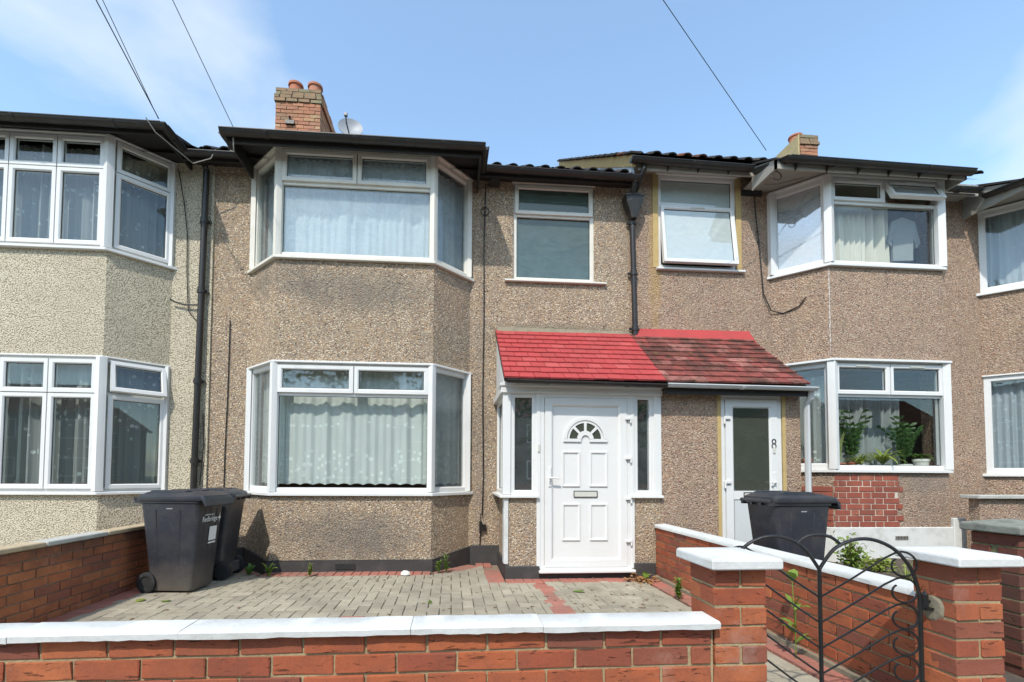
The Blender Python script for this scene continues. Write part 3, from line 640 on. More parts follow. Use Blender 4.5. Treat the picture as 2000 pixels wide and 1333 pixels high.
# eaves: straight gutter over the landing window, deeper box over the bay
mb = MB().box(3.40, W + .02, -.225, -.20, 5.03, 5.17).box(3.40, W + .02, -.205, .0, 5.115, 5.13).box(-.30, .47, -.225, -.2, 5.03, 5.17).box(-.30, .47, -.205, 0, 5.115, 5.13).box(3.55, 3.68, -.2, -.01, 5.02, 5.11)
mb.box(.47, 3.40, -.70, -.675, 4.945, 5.07).box(.47, .495, -.675, .0, 4.945, 5.12).box(3.375, 3.40, -.675, 0, 4.945, 5.12).box(.495, 3.375, -.675, .0, 5.118, 5.135)
mb.build('fascia', 'fascia_black', hm)
gutter(hm, [(.43, -.765, 5.035), (3.44, -.765, 5.035)], .058); gutter(hm, [(3.43, -.765, 5.03), (3.43, -.30, 5.06)], .05); gutter(hm, [(.44, -.30, 5.06), (.44, -.74, 5.03)], .045); gutter(hm, [(3.42, -.285, 5.105), (W + .03, -.285, 5.085)], .056)
gutter(hm, [(-.27, -.285, 5.09), (.46, -.285, 5.09)], .05)
roof(hm, -.02, W + .02, -.27, 5.135, .66)
MB().add([(.45, -.73, 5.07), (3.42, -.73, 5.07), (3.42, .35, 5.45), (.45, .35, 5.45), (.45, -.73, 5.05), (3.42, -.73, 5.05), (3.42, .35, 5.40), (.45, .35, 5.40)], [(0, 1, 2, 3), (4, 5, 6, 7), (0, 1, 5, 4), (0, 3, 7, 4), (1, 2, 6, 5)]).build('bay_roof', 'tile_dark', hm)
# shared downpipe with hopper head
dp = downpipe(hm, 5.50, -.065, 3.02, 4.66, lean=-.035, r=.036, collars=(3.14, 4.60, 3.9))
hop = MB().loft([[(5.50 + a * sx, -.10 + b * sy, z) for a, b in ((-1, -1), (-.4, -1.25), (.4, -1.25), (1, -1), (1, 1), (-1, 1))] for z, sx, sy in ((4.62, .042, .045), (4.70, .06, .055), (4.84, .115, .07), (4.90, .12, .075), (4.91, .13, .08), (4.935, .13, .08))]).build('hopper_head', 'gutter_black', hm, bevel=.004)
MB().tube([(5.46, -.26, 5.05), (5.46, -.25, 5.0), (5.46, -.13, 4.90)], .034, 10).tube([(5.46, -.262, 5.02), (5.46, -.262, 5.05)], .043, 10).build('swan_neck', 'gutter_black', hop, smooth=True)
# porch: frame, door, canopy
YF = -.905
porch = MB().box(3.62, 5.49, -.95, -.80, 2.075, 2.165).box(3.62, 3.72, -.80, 0, 2.075, 2.165).box(3.61, 5.50, -.965, -.80, 2.15, 2.185).build('porch_frame', 'upvc', hm, bevel=.004)
for q in ((3.645, 3.735, -.925, -.835, .93, 2.08), (4.03, 4.075, -.922, -.84, .10, 2.08), (5.125, 5.165, -.922, -.84, .10, 2.08), (5.40, 5.485, -.925, -.84, .93, 2.08)): MB().box(*q).build('porch_post', 'upvc', porch, bevel=.004)
window(porch, (3.735, -.905), (4.03, -.905), .93, 2.08, [], [(.05, .245, .05, 1.10, 'fix', 'glass_side')], 'upvc'); window(porch, (5.165, -.905), (5.40, -.905), .93, 2.08, [], [(.045, .19, .05, 1.10, 'fix', 'glass_side')], 'upvc')
window(porch, (3.665, -.03), (3.665, -.84), .93, 2.08, [], [(.05, .76, .05, 1.10, 'fix')], 'upvc')
sill(porch, ((3.66, 0), (3.66, -.915), (4.05, -.915)), .895, .935, .05, 'upvc', ends=.0); sill(porch, ((5.14, -.915), (5.46, -.915)), .895, .935, .05, 'upvc', ends=.03)
MB().box(3.66, 3.71, -.935, -.80, .16, .895).build('corner_board', 'masonry_white', porch, bevel=.004)
MB().add([(3.655, -.02, 2.165), (3.655, -.93, 2.165), (3.655, -.02, 3.02), (3.69, -.02, 2.165), (3.69, -.93, 2.165), (3.69, -.02, 3.02)], [(0, 1, 2), (5, 4, 3), (0, 3, 4, 1), (1, 4, 5, 2)]).build('porch_cheek', 'masonry_white', porch)
def arc_pts(cx, cz, r, a0, a1, n): return [(cx + r * math.cos(a0 + (a1 - a0) * k / n), cz + r * math.sin(a0 + (a1 - a0) * k / n)) for k in range(n + 1)]
def arc_bar(mb, cx, cz, r0, r1, y0, y1, a0=0, a1=PI, n=20):
    A, B = arc_pts(cx, cz, r0, a0, a1, n), arc_pts(cx, cz, r1, a0, a1, n)
    vs = [(x, y0, z) for x, z in A] + [(x, y1, z) for x, z in A] + [(x, y1, z) for x, z in B] + [(x, y0, z) for x, z in B]; m_ = n + 1
    fs = [(i * m_ + k, i * m_ + k + 1, ((i + 1) % 4) * m_ + k + 1, ((i + 1) % 4) * m_ + k) for i in range(4) for k in range(n)] + [(0, m_, 2 * m_, 3 * m_), (3 * m_ + n, 2 * m_ + n, m_ + n, n)]
    mb.add(vs, fs)
def panel(mb, x0, x1, z0, z1, y, t=.028, h=.014):
    o = [(x0, z0), (x1, z0), (x1, z1), (x0, z1)]
    def ins(k): return [(x0 + k, z0 + k), (x1 - k, z0 + k), (x1 - k, z1 - k), (x0 + k, z1 - k)]
    L = [(o, y), (ins(.004), y - h), (ins(t * .6), y - h), (ins(t), y - .002), (ins(t), y + .003)]
    vs = [(a, yy, b) for pl, yy in L for a, b in pl]
    mb.add(vs, [(i * 4 + k, i * 4 + (k + 1) % 4, (i + 1) * 4 + (k + 1) % 4, (i + 1) * 4 + k) for i in range(4) for k in range(4)])
dr = MB().box(4.145, 5.045, -.895, -.85, .125, 2.02)      # leaf
ring(dr.__class__(), 0, 1, 0, 1, .1, 0, 1)
door = dr.build('door', 'upvc', hm, bevel=.004)
fm = MB(); mt, L_ = frame_M((4.075, -.905), (5.125, -.905), .085); f2 = MB(mt); ring(f2, 0, L_, 0, 1.99, .05, -.07, .012); ring(f2, .05, L_ - .05, .035, 1.945, .095, -.02, .018, .02)
f2.build('door_frame', 'upvc', door); MB().box(4.05, 5.15, -.99, -.85, .062, .092).build('door_sill', 'upvc', door, bevel=.006)
pm_ = MB(); YL = -.895
for (x0, x1) in ((4.325, 4.535), (4.645, 4.855)):
    panel(pm_, x0, x1, 1.02, 1.425, YL); panel(pm_, x0, x1, .41, .83, YL)
pm_.build('moulded_panel', 'upvc', door)
fx, fz = 4.595, 1.545; fl = MB(); arc_bar(fl, fx, fz + .02, .215, .25, YL - .018, YL + .002); arc_bar(fl, fx, fz + .02, .185, .205, YL - .012, YL + .002); arc_bar(fl, fx, fz + .02, .045, .095, YL - .018, YL + .002)
fl.box(fx - .255, fx - .05, YL - .018, YL + .002, fz - .012, fz + .022).box(fx + .05, fx + .255, YL - .018, YL + .002, fz - .012, fz + .022)
for a in (PI / 4, PI / 2, 3 * PI / 4):
    c_, s_ = math.cos(a), math.sin(a); q = [(fx + c_ * r_ - s_ * h_, fz + .02 + s_ * r_ + c_ * h_) for r_, h_ in ((.08, -.012), (.19, -.016), (.19, .016), (.08, .012))]
    fl.add([(x, YL - .014, z) for x, z in q] + [(x, YL + .002, z) for x, z in q], [(0, 1, 2, 3), (0, 1, 5, 4), (1, 2, 6, 5), (2, 3, 7, 6), (3, 0, 4, 7)])
fl.build('fanlight', 'upvc', door)
for k in range(4):
    A = arc_pts(fx, fz + .02, .19, k * PI / 4 + .02, (k + 1) * PI / 4 - .02, 5); B = arc_pts(fx, fz + .02, .09, (k + 1) * PI / 4 - .02, k * PI / 4 + .02, 5)
    q = A + B; MB().add([(x, YL - .003, z) for x, z in q], [tuple(range(len(q)))]).build('pane', 'glass_door', door)
lb = MB(); mt, L_ = frame_M((4.46, YL), (4.735, YL), .90); l2 = MB(mt); ring(l2, 0, L_, 0, .075, .008, 0, .012, .003); l2.build('letterbox', 'black_number', door); MB().box(4.468, 4.727, YL - .008, YL, .908, .967).build('letterbox_flap', 'letterbox', door)
hd = MB().box(4.165, 4.195, -.935, -.915, 1.02, 1.24).tube([(4.18, -.93, 1.12), (4.18, -.965, 1.12), (4.20, -.972, 1.12), (4.275, -.972, 1.115)], .011, 8); hd.build('handle', 'upvc', door, bevel=.003); MB().box(4.173, 4.187, -.938, -.934, 1.045, 1.085).build('keyhole', 'dish_grey', door)
for z in (1.80, 1.345, .885, .405): MB().box(5.055, 5.115, -.95, -.92, z - .012, z + .018).tube([(5.118, -.938, z - .05), (5.118, -.938, z + .018)], .012, 8).build('hinge', 'upvc', door, bevel=.004)
MB().box(4.042, 4.066, -.935, -.92, 1.41, 1.50).build('doorbell', 'letterbox', porch, bevel=.003)
# canopy over both doors
def canopy(parent, x0, x1, mat, ztop, label=None):
    ye, ze = -1.07, 2.205; yt = .0; ang = math.atan2(ztop - ze, yt - ye); Ls = math.hypot(ztop - ze, yt - ye); c_, s_ = math.cos(ang), math.sin(ang)
    rf = MB().add([(x0, ye, ze - .03), (x1, ye, ze - .03), (x1, yt, ztop - .03), (x0, yt, ztop - .03), (x0, ye, ze - .008), (x1, ye, ze - .008), (x1, yt, ztop - .008), (x0, yt, ztop - .008)], [(3, 2, 1, 0), (4, 5, 6, 7), (0, 1, 5, 4), (1, 2, 6, 5), (3, 0, 4, 7)]).build('canopy_roof', 'fascia_black', parent)
    rows = 10; ex = (Ls - .02) / rows; tw = .166; meshes = {}
    for r in range(rows):
        x = x0 - (r % 2) * tw / 2 
        while x < x1 - .01:
            a, b = max(x, x0), min(x + tw, x1); l = b - a
            if l > .02:
                key = (round(l, 2), R.randint(0, 2))
                if key not in meshes: meshes[key] = brick_mesh('tile', l - .004, ex + .055, .024, mat, key[1], .003, .0015)
                t_ = r * ex + ex * .5 + .01; inst('tile', meshes[key], rf, T((a + b) / 2, ye - .02 + t_ * c_ - .012 * s_, ze + t_ * s_ + .012 * c_ + R.uniform(-.001, .0015), R.uniform(-.008, .008), ang - .125 + R.uniform(-.008, .008)))
            x += tw
    return rf
canopy(hm, 3.64, 5.46, 'tile_red', 3.06)
MB().add([(3.66, -.10, 3.0), (5.50, -.10, 2.985), (5.50, -.0, 3.11), (3.66, -.0, 3.13), (3.66, 0, 2.98), (5.5, 0, 2.98)], [(0, 1, 2, 3), (0, 4, 5, 1), (0, 3, 4), (1, 5, 2)]).build('cement_fillet', 'cement', hm)
gutter(hm, [(3.66, -1.115, 2.185), (5.46, -1.115, 2.165)], .035)
MB().box(3.66, 5.48, -1.06, -1.03, 2.165, 2.19).build('canopy_fascia', 'upvc_grey', hm)
# cables, boxes
cable(hm, [(3.50, -.02, 5.05), (3.49, -.014, 4.6), (3.48, -.014, 4.2), (3.485, -.014, 3.2), (3.475, -.014, 2.2), (3.49, -.014, 1.1), (3.475, -.02, .62)], .008)
MB().tube([(3.49 + .055 * math.cos(a), -.02, 4.68 + .055 * math.sin(a)) for a in [k * PI / 8 for k in range(17)]], .006, 6).build('cable', 'cable_black', hm, smooth=True)
MB().box(3.44, 3.475, -.05, 0, .40, .54).box(3.49, 3.525, -.05, 0, .42, .50).tube([(3.455, -.02, .40), (3.45, -.015, .22)], .007, 6).tube([(3.455, -.02, .54), (3.455, -.015, .65)], .004, 6).build('junction_box', 'black_iron', hm, bevel=.004)
cable(hm, [(.235, -.012, 3.1), (.23, -.012, 2.2), (.215, -.012, 1.4), (.21, -.012, .5)], .006)
cable(hm, [(.55, -.73, 5.04), (.56, -.74, 4.9), (.55, -.70, 4.84), (.50, -.69, 4.86)], .007, 'cable_grey')
# chimney on the party wall: stock bricks, two pots
ch = MB().box(-.505, .365, 3.21, 4.50, 7.2, 8.885).build('chimney', 'mortar_grey', hm)
brick_run(ch, (-.515, 3.25), (1, 0), .89, 7.70, 12, 'brick_stock', pitch=.2225, nudge=.006); brick_run(ch, (.325, 3.31), (0, 1), 1.15, 7.70, 12, 'brick_stock', nudge=.006)
brick_run(ch, (-.545, 3.225), (1, 0), .95, 8.60, 2, 'brick_lichen', pitch=.2375, nudge=.008); brick_run(ch, (.355, 3.28), (0, 1), 1.2, 8.60, 2, 'brick_stock', nudge=.008); brick_run(ch, (-.52, 3.245), (1, 0), .90, 8.75, 2, 'brick_lichen', pitch=.225, first=1, nudge=.008); brick_run(ch, (.33, 3.30), (0, 1), 1.15, 8.75, 2, 'brick_stock', nudge=.008)
for x in (-.24, .155):
    k = 20; MB().loft([[(x + r * math.cos(2 * PI * q / k), 3.55 + r * math.sin(2 * PI * q / k), z) for q in range(k)] for z, r in ((8.85, .14), (9.20, .125), (9.205, .15), (9.25, .15), (9.25, .12), (9.1, .11))], True).build('chimney_pot', 'pot_terracotta', ch, smooth=True)
MB().box(-.30, -.13, 3.15, 3.22, 8.13, 8.20).tube([(-.21, 3.18, 8.2), (-.21, 3.13, 8.27)], .02, 6).build('aerial_bracket', 'black_iron', ch)

# satellite dish on the roof
dd = thing('satellite_dish', 'grey oval satellite dish poking above the roof gutter beside the chimney', 'satellite dish', (1.13, 2.55, 7.1))
mt = Matrix.Translation((1.13, 2.5, 7.57)) @ Matrix.Rotation(math.radians(12), 4, 'Z') @ Matrix.Rotation(math.radians(74), 4, 'X')
MB(mt).loft([[(r * .225 * math.cos(2 * PI * q / 28), r * .215 * math.sin(2 * PI * q / 28), .07 * r * r + e) for q in range(28)] for r, e in ((.02, 0), (.35, 0), (.7, 0), (1, 0), (1.0, -.012), (.6, -.012), (.02, -.012))], False).build('reflector', 'dish_grey', dd, smooth=True)
MB().tube([(1.14, 2.58, 7.0), (1.13, 2.56, 7.6)], .02, 8).build('mast', 'dish_grey', dd); MB().tube([(1.13, 2.45, 7.42), (1.12, 2.2, 7.50), (1.12, 2.17, 7.58)], .012, 6).build('feed_arm', 'black_iron', dd); MB().box(1.09, 1.15, 2.13, 2.19, 7.57, 7.64).build('receiver', 'dish_grey', dd, bevel=.01)

# ================================================================== HOUSE B : cream house on the left
hl = thing('terraced_house', 'cream roughcast terraced house with many-paned white bay windows at left edge', 'house', (-2.7, 0, 0), 0, 'terraced houses in the row')
PA, PB, PC, PD = (-3.60, 0), (-3.13, -.455), (-.965, -.455), (-.50, 0)
mb = MB(); wall_grid(mb, [-6.5, -.022], [-.1, ZT], [(-3.56, -.54, .88, 2.50), (-3.56, -.54, 3.72, 5.12)], -.012, .24)
pl = ((-3.615, -.012), (-3.14, -.463), (-.955, -.463), (-.485, -.012)); bay_prism(mb, pl, -.05, .905); bay_prism(mb, pl, 2.50, 3.735)
mb.build('wall', 'cream_render', hl); MB().box(-.03, 0.004, -.024, .2, .1, 5.1).build('edge_bead', 'cream_render', hl)
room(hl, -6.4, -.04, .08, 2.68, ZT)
for (z0, z1, zt, up_) in ((.935, 2.48, 2.06, 0), (3.765, 5.10, 4.70, 1)):
    H = z1 - z0; tr = zt - z0; LF = PC[0] - PB[0]; nc = 4; cw = (LF - .09) / nc; panes = []; bars = [('h', tr, .04, LF - .04)]
    for k in range(nc):
        u0 = .045 + k * cw; panes += [(u0 + .006, u0 + cw - .006, .03, tr - .006, 'sash'), (u0 + .006, u0 + cw - .006, tr + .006, H - .03, 'sash')]
        if k: bars.append(('v', u0, .04, H - .04))
    bwo = window(None, PB, PC, z0, z1, bars, panes, 'upvc', root=hl, name='bay_window'); posts(bwo, (PB, PC), z0, z1, 'upvc', .06)
    for p0, p1 in ((PA, PB), (PC, PD)):
        Ls = math.dist(p0, p1)
        top = (.07, Ls - .035, tr + .02, H - .03, 'open', 'glass_clear', math.radians(13)) if (not up_ and p0 == PC) else (.06, Ls - .03, tr + .006, H - .03, 'sash')
        window(bwo, p0, p1, z0, z1, [('h', tr, .04, Ls - .04)], [(.06, Ls - .03, .03, tr - .006, 'sash'), top], 'upvc')
    MB().box(PD[0] - .02, PD[0] + .025, -.05, .02, z0, z1).build('end_post', 'upvc', bwo)
    sill(bwo, (PA, PB, PC, PD), z0 - .04, z0 + .004, .06, 'upvc'); sill(bwo, (PA, PB, PC, PD), z1 - .002, z1 + .03, .03, 'upvc', 'head_trim', .02)
mb = MB().box(-6.5, -.28, -.64, -.615, 5.035, 5.14).box(-.305, -.28, -.615, 0, 5.035, 5.15).box(-6.5, -.305, -.615, 0, 5.125, 5.14); mb.build('fascia', 'fascia_black', hl)
gutter(hl, [(-6.5, -.70, 5.105), (-.235, -.70, 5.105), (-.235, -.30, 5.105)], .056); roof(hl, -6.5, -.03, -.27, 5.135, .66, tiles=False)
MB().add([(-6.5, -.67, 5.14), (-.27, -.67, 5.14), (-.27, .35, 5.47), (-6.5, .35, 5.47), (-6.5, -.67, 5.12), (-.27, -.67, 5.12), (-.27, .35, 5.42), (-6.5, .35, 5.42)], [(0, 1, 2, 3), (4, 5, 6, 7), (0, 1, 5, 4), (0, 3, 7, 4), (1, 2, 6, 5)]).build('bay_roof', 'tile_dark', hl)
downpipe(hl, -.075, -.075, .1, 5.0, lean=.055, r=.037, collars=(.55, 1.3, 2.3, 3.45, 4.35), top=((-.075, -.12, 5.04),))
cable(hl, [(-.44, -.03, 5.02), (-.36, -.03, 4.6), (-.31, -.03, 4.2), (-.30, -.03, 3.7), (-.27, -.03, 3.2), (-.14, -.04, 3.05)], .006)
MB().tube([(-.47, -.07, 3.33), (-.42, -.06, 3.30), (-.30, -.05, 3.27), (-.12, -.06, 3.27)], .010, 6).build('cable_clip', 'black_iron', hl)
cable(hl, [(-.37, -.78, 5.12), (-.30, -.72, 5.0), (-.1, -.33, 4.92), (.1, -.32, 5.0), (.15, -.31, 5.12)], .007, 'cable_grey')
cable(hl, [(-.05, -.04, 1.9), (-.03, -.04, 1.5), (-.06, -.05, 1.0)], .007)

# ================================================================== HOUSE C : pinkish pebbledash house number 8
W8 = 10.40; ZT8 = 5.40
h8 = thing('terraced_house', 'pinkish pebbledash terraced house with door numbered 8 and patch of bare brickwork', 'house', (7.9, 0, 0), 0, 'terraced houses in the row')
EA, EB, EC, ED = (7.54, 0), (8.0, -.455), (9.60, -.455), (10.05, 0)
mb = MB(); wall_grid(mb, [W, W8], [-.1, ZT8], [(7.58, 10.01, 1.2, 2.70), (7.58, 10.01, 3.9, 5.17), (5.90, 7.02, 4.02, 5.35), (5.60, 7.10, -.1, 2.08)], 0.004, .24)
pl = ((7.525, .0), (7.99, -.462), (9.61, -.462), (10.065, .0)); bay_prism(mb, pl, 2.70, 3.925); bay_prism(mb, pl, .0, 1.215)
wall_grid(mb, [5.475, 7.19], [-.05, 2.13], [(6.205, 6.965, -.05, 2.10)], -.912, -.80); mb.box(7.09, 7.19, -.80, 0, -.05, 2.13)
mb.build('wall', 'pebbledash_pink', h8); room(h8, W + .02, W8 - .02, .10, 2.80, ZT8)
MB().box(5.50, 7.09, -.80, .24, .03, .10).box(5.50, 7.09, -.82, 0, 2.09, 2.13).build('porch_floor', 'room_plaster', h8)
MB().prism([(7.50, -.02), (7.985, -.485), (9.62, -.485), (10.10, -.02), (10.06, .02), (9.6, -.45), (8.0, -.45), (7.54, .02)], .0, .50).box(9.62, 9.80, -.50, -.45, .0, .62).build('plinth', 'plinth_white', h8, bevel=.008)
a_ = MB().box(8.80, 8.98, -.492, -.484, .34, .39).build('air_brick', 'soffit_white', h8); mb = MB()
for i in range(8): mb.box(8.81 + i * .021, 8.823 + i * .021, -.4935, -.49, .345, .385)
mb.build('vent_hole', 'shadow_gap', a_)
# bare brick patch where the render has come off
bp_ = MB().box(7.995, 8.87, -.4665, -.455, .50, 1.17).build('exposed_brickwork', 'mortar_white', h8)
mort = bp_
for r in range(9):
    x = 7.99 - (r % 2) * .17; z = .5075 + r * .075; k = 0
    while x < 8.92:
        l = .225 if k % 2 == 0 else .1125; a, b = max(x, 7.985), x + l
        edge = 8.86 + .045 * math.sin(r * 2.3)
        if b > edge: b = min(b, edge + .05)
        if b - a > .04 and a < edge:
            deep = .0035 if (r, k) in ((2, 3), (7, 3), (7, 2), (3, 5)) else R.uniform(-.001, .001)
            inst('brick', brick(round((b - a - .010) / .01) * .01, .024, .0655, 'brick_house', R.randint(0, 3)), bp_, T((a + b) / 2, -.4615 + deep, z + .0325))
        x += l; k += 1
# splayed side of the patch
us = Vector((.46, -.455, 0)).normalized(); nb_ = Vector((us.y, -us.x, 0))
for r in range(7):
    s = .64
    for k in range(3):
        l = .225 if (k + r) % 2 == 0 else .1125; s0 = s - l
        if s0 < .1: break
        c = Vector((7.53, -.008, 0)) + us * (s + s0) / 2 + nb_ * .003
        inst('brick', brick(round((l - .010) / .01) * .01, .016, .0655, 'brick_house', R.randint(0, 3)), bp_, T(c.x, c.y, .54 + r * .075, math.atan2(us.y, us.x))); s = s0
# windows of number 8
for (z0, z1, zt, up_) in ((1.25, 2.655, 2.215, 0), (3.955, 5.125, 4.79, 1)):
    H = z1 - z0; tr = zt - z0; LF = EC[0] - EB[0]
    s2 = (LF / 2 + .006, LF - .045, tr + .015, H - .03, 'open', 'glass_bright', math.radians(24)) if up_ else (LF / 2 + .006, LF - .045, tr + .015, H - .03, 'sash')
    bwo = window(None, EB, EC, z0, z1, [('h', tr, .05, LF - .05), ('v', LF / 2, tr, H - .05)], [(.05, LF - .05, .05, tr - .02, 'fix'), (.045, LF / 2 - .006, tr + .015, H - .03, 'sash'), s2], 'upvc', vent=True, root=h8, name='bay_window'); posts(bwo, (EB, EC), z0, z1, 'upvc', .07)
    for p0, p1 in ((EA, EB), (EC, ED)):
        Ls = math.dist(p0, p1); window(bwo, p0, p1, z0, z1, [], [(.07, Ls - .07, .07, H - .07, 'fix', 'glass_bright' if up_ else 'glass_clear')], 'upvc', t=.075)
    MB().box(EA[0] - .05, EA[0] + .03, -.06, .02, z0, z1).build('end_post', 'upvc', bwo)
    sill(bwo, (EA, EB, EC, ED), z0 - .045, z0 + .004, .055, 'upvc'); sill(bwo, (EA, EB, EC, ED), z1 - .002, z1 + .04, .03 if up_ else .075, 'upvc', 'head_trim', .02 if up_ else .03)
w8 = window(None, (5.90, .015), (7.02, .015), 4.025, 5.335, [('h', .865, .05, 1.07)], [(.05, 1.07, .885, 1.26, 'fix', 'glass_frost_light'), (.03, 1.09, .03, .875, 'open', 'glass_frost_light', math.radians(7))], 'upvc', vent=True, root=h8, name='window')
MB().box(5.86, 7.04, -.03, .014, 5.336, 5.375).build('head_trim', 'upvc', w8); sill(w8, ((5.91, 0), (7.08, 0)), 3.985, 4.025, .05, 'upvc', ends=.05)
MB().box(5.82, 5.898, -.006, .1, 4.02, 5.34).box(7.022, 7.10, -.006, .1, 4.02, 5.34).build('window_surround', 'ochre_render', w8)
# eaves of number 8
mb = MB().box(W + .03, 7.10, -.27, -.245, 5.20, 5.36).box(W + .03, 7.10, -.25, 0, 5.345, 5.36)
mb.box(7.10, 9.72, -.70, -.675, 5.02, 5.15).add([(x, y, z) for x in (7.10, 7.125) for y, z in ((-.24, 5.02), (-.70, 5.02), (-.70, 5.13), (-.24, 5.34))], [(0, 1, 2, 3), (7, 6, 5, 4), (0, 4, 5, 1), (1, 5, 6, 2), (2, 6, 7, 3)]).add([(x, y, z) for x in (9.695, 9.72) for y, z in ((.0, 5.02), (-.70, 5.02), (-.70, 5.11), (.0, 5.45))], [(0, 1, 2, 3), (7, 6, 5, 4), (0, 4, 5, 1), (1, 5, 6, 2), (2, 6, 7, 3)]).box(7.125, 9.695, -.675, 0, 5.17, 5.185).box(9.72, 10.42, -.27, -.245, 5.10, 5.26).box(9.72, 10.42, -.25, 0, 5.18, 5.2)
mb.build('fascia', 'soffit_white', h8)
gutter(h8, [(W - .10, -.335, 5.30), (7.05, -.335, 5.27)], .057); gutter(h8, [(7.08, -.33, 5.235), (7.22, -.765, 5.115), (9.72, -.765, 5.085)], .058); gutter(h8, [(9.74, -.335, 5.15), (10.36, -.335, 5.15)], .05)
mb = MB()
for x in [5.9 + .42 * k for k in range(3)]: mb.add([(x, -.27, 5.30), (x, -.33, 5.25), (x, -.27, 5.20), (x + .012, -.27, 5.30), (x + .012, -.33, 5.25), (x + .012, -.27, 5.20)], [(0, 1, 2), (3, 4, 5), (0, 1, 4, 3), (1, 2, 5, 4)])
for x in [7.35 + .42 * k for k in range(6)]: mb.add([(x, -.70, 5.12), (x, -.77, 5.055), (x, -.70, 5.00), (x + .014, -.70, 5.12), (x + .014, -.77, 5.055), (x + .014, -.70, 5.00)], [(0, 1, 2), (3, 4, 5), (0, 1, 4, 3), (1, 2, 5, 4)])
mb.build('gutter_bracket', 'gutter_black', h8)
rf8 = roof(h8, W - .02, 10.42, -.31, 5.375, .67)
MB().add([(7.08, -.73, 5.14), (9.74, -.73, 5.12), (9.74, .40, 5.75), (7.08, .40, 5.75), (7.08, -.73, 5.12), (9.74, -.73, 5.10), (9.74, .40, 5.70), (7.08, .40, 5.70)], [(0, 1, 2, 3), (4, 5, 6, 7), (0, 1, 5, 4), (0, 3, 7, 4), (1, 2, 6, 5)]).build('bay_roof', 'tile_dark', h8)
# stepped verge towards the lower roof: mortar band, flashing, tile edges
def slope_strip(y0, y1, zf, za, zb, x0, x1): return MB().add([(x, y, zf(y) + z) for x in (x0, x1) for (y, z) in ((y0, za), (y1, za), (y1, zb), (y0, zb))], [(0, 1, 2, 3), (7, 6, 5, 4), (0, 4, 5, 1), (1, 5, 6, 2), (2, 6, 7, 3), (3, 7, 4, 0)])
z8 = lambda y: 5.375 + (y + .31) * .67
slope_strip(-.30, 3.9, z8, -.17, .0, W - .06, W - .02).build('verge_mortar', 'ochre_render', h8, bevel=.006); slope_strip(-.26, 3.9, z8, -.30, -.17, W - .05, W - .025).build('flashing', 'lead_flashing', h8)
vt = brick_mesh('tile', .16, .30, .028, 'tile_dark', 1, .008, .003)
for k in range(17): inst('tile', vt, rf8, T(W - .03 + R.uniform(-.008, .008), -.20 + k * .245, z8(-.20 + k * .245) + .022, R.uniform(-.03, .03), math.atan(.67) - .05))
ck = MB(); rk = random.Random(21); rows_ = []
for k in range(60):
    z = 2.74 + k * .0195; w_ = rk.uniform(.0015, .008) * (1 if 8 < k < 58 else .5); o_ = rk.uniform(-.004, .004)
    rows_.append((z, w_, o_))
ck.add([(7.990 + o_ + sgn * w_ * (1 if sgn > 0 else .7), -.4632 + (0 if sgn > 0 else w_ * .7), z) for z, w_, o_ in rows_ for sgn in (-1, 1)] + [(7.990 + o_, -.4665, z) for z, w_, o_ in rows_], [(2 * k, 120 + k, 121 + k, 2 * k + 2) for k in range(59)] + [(120 + k, 2 * k + 1, 2 * k + 3, 121 + k) for k in range(59)])
ck.build('corner_crack', 'masonry_white', h8)
# porch of number 8
d8 = MB().box(6.255, 6.915, -.885, -.84, .12, 2.05).build('door', 'upvc', h8)
mt, L_ = frame_M((6.215, -.895), (6.955, -.895), .08); f2 = MB(mt); ring(f2, 0, L_, 0, 2.02, .05, -.07, .012); ring(f2, .05, L_ - .05, .03, 1.975, .105, -.02, .022, .02); f2.box(.10, L_ - .1, -.012, .016, .80, .90); f2.build('door_frame', 'upvc', d8)
MB(mt).box(.155, L_ - .155, .006, .011, .91, 1.87).build('pane', 'glass_door', d8); MB(mt).box(.155, L_ - .155, .004, .009, .13, .79).build('door_panel', 'upvc_grey', d8)
l2 = MB(mt); ring(l2, .26, .50, .815, .885, .008, .014, .026, .003); l2.build('letterbox', 'black_number', d8); MB(mt).box(.268, .492, .014, .020, .823, .877).build('letterbox_flap', 'letterbox', d8)
MB(mt).box(L_ - .115, L_ - .085, .02, .035, .90, 1.12).tube([(L_ - .10, .03, 1.0), (L_ - .10, .06, 1.0), (L_ - .16, .065, 1.0)], .011, 8).build('handle', 'upvc', d8, bevel=.003)
for z in (1.75, 1.0, .2): MB(mt).box(.03, .10, .018, .045, z - .015, z + .02).tube([(.03, .035, z - .07), (.03, .035, z + .02)], .012, 8).build('hinge', 'upvc', d8, bevel=.003)
MB(mt).box(L_ - .115, L_ - .085, .02, .032, 1.34, 1.42).build('doorbell', 'letterbox', d8, bevel=.003)
def text_mesh(txt, size, mat, ext=.001, name='lettering'):
    cu = bpy.data.curves.new('txt', 'FONT'); cu.body = txt; cu.size = size; cu.extrude = ext; cu.align_x = 'CENTER'; ob = bpy.data.objects.new('txt', cu); COL.objects.link(ob)
    bpy.context.view_layer.update(); me = bpy.data.meshes.new_from_object(ob.evaluated_get(bpy.context.evaluated_depsgraph_get())); bpy.data.objects.remove(ob); me.materials.clear(); me.materials.append(M[mat]); me.name = name; return me
n8 = text_mesh('8', .17, 'black_number', .003); inst('house_number', n8, d8, T(6.215 + L_ - .10, -.915, 1.475, 0, PI / 2) @ Matrix.Diagonal((.85, 1, 1, 1)))
MB().box(6.165, 6.208, -.918, -.85, .05, 2.10).box(6.962, 7.005, -.918, -.85, .05, 2.10).build('door_surround', 'ochre_render', h8)
MB().box(6.19, 6.98, -.93, -.86, 2.10, 2.125).build('door_head', 'upvc_grey', h8)
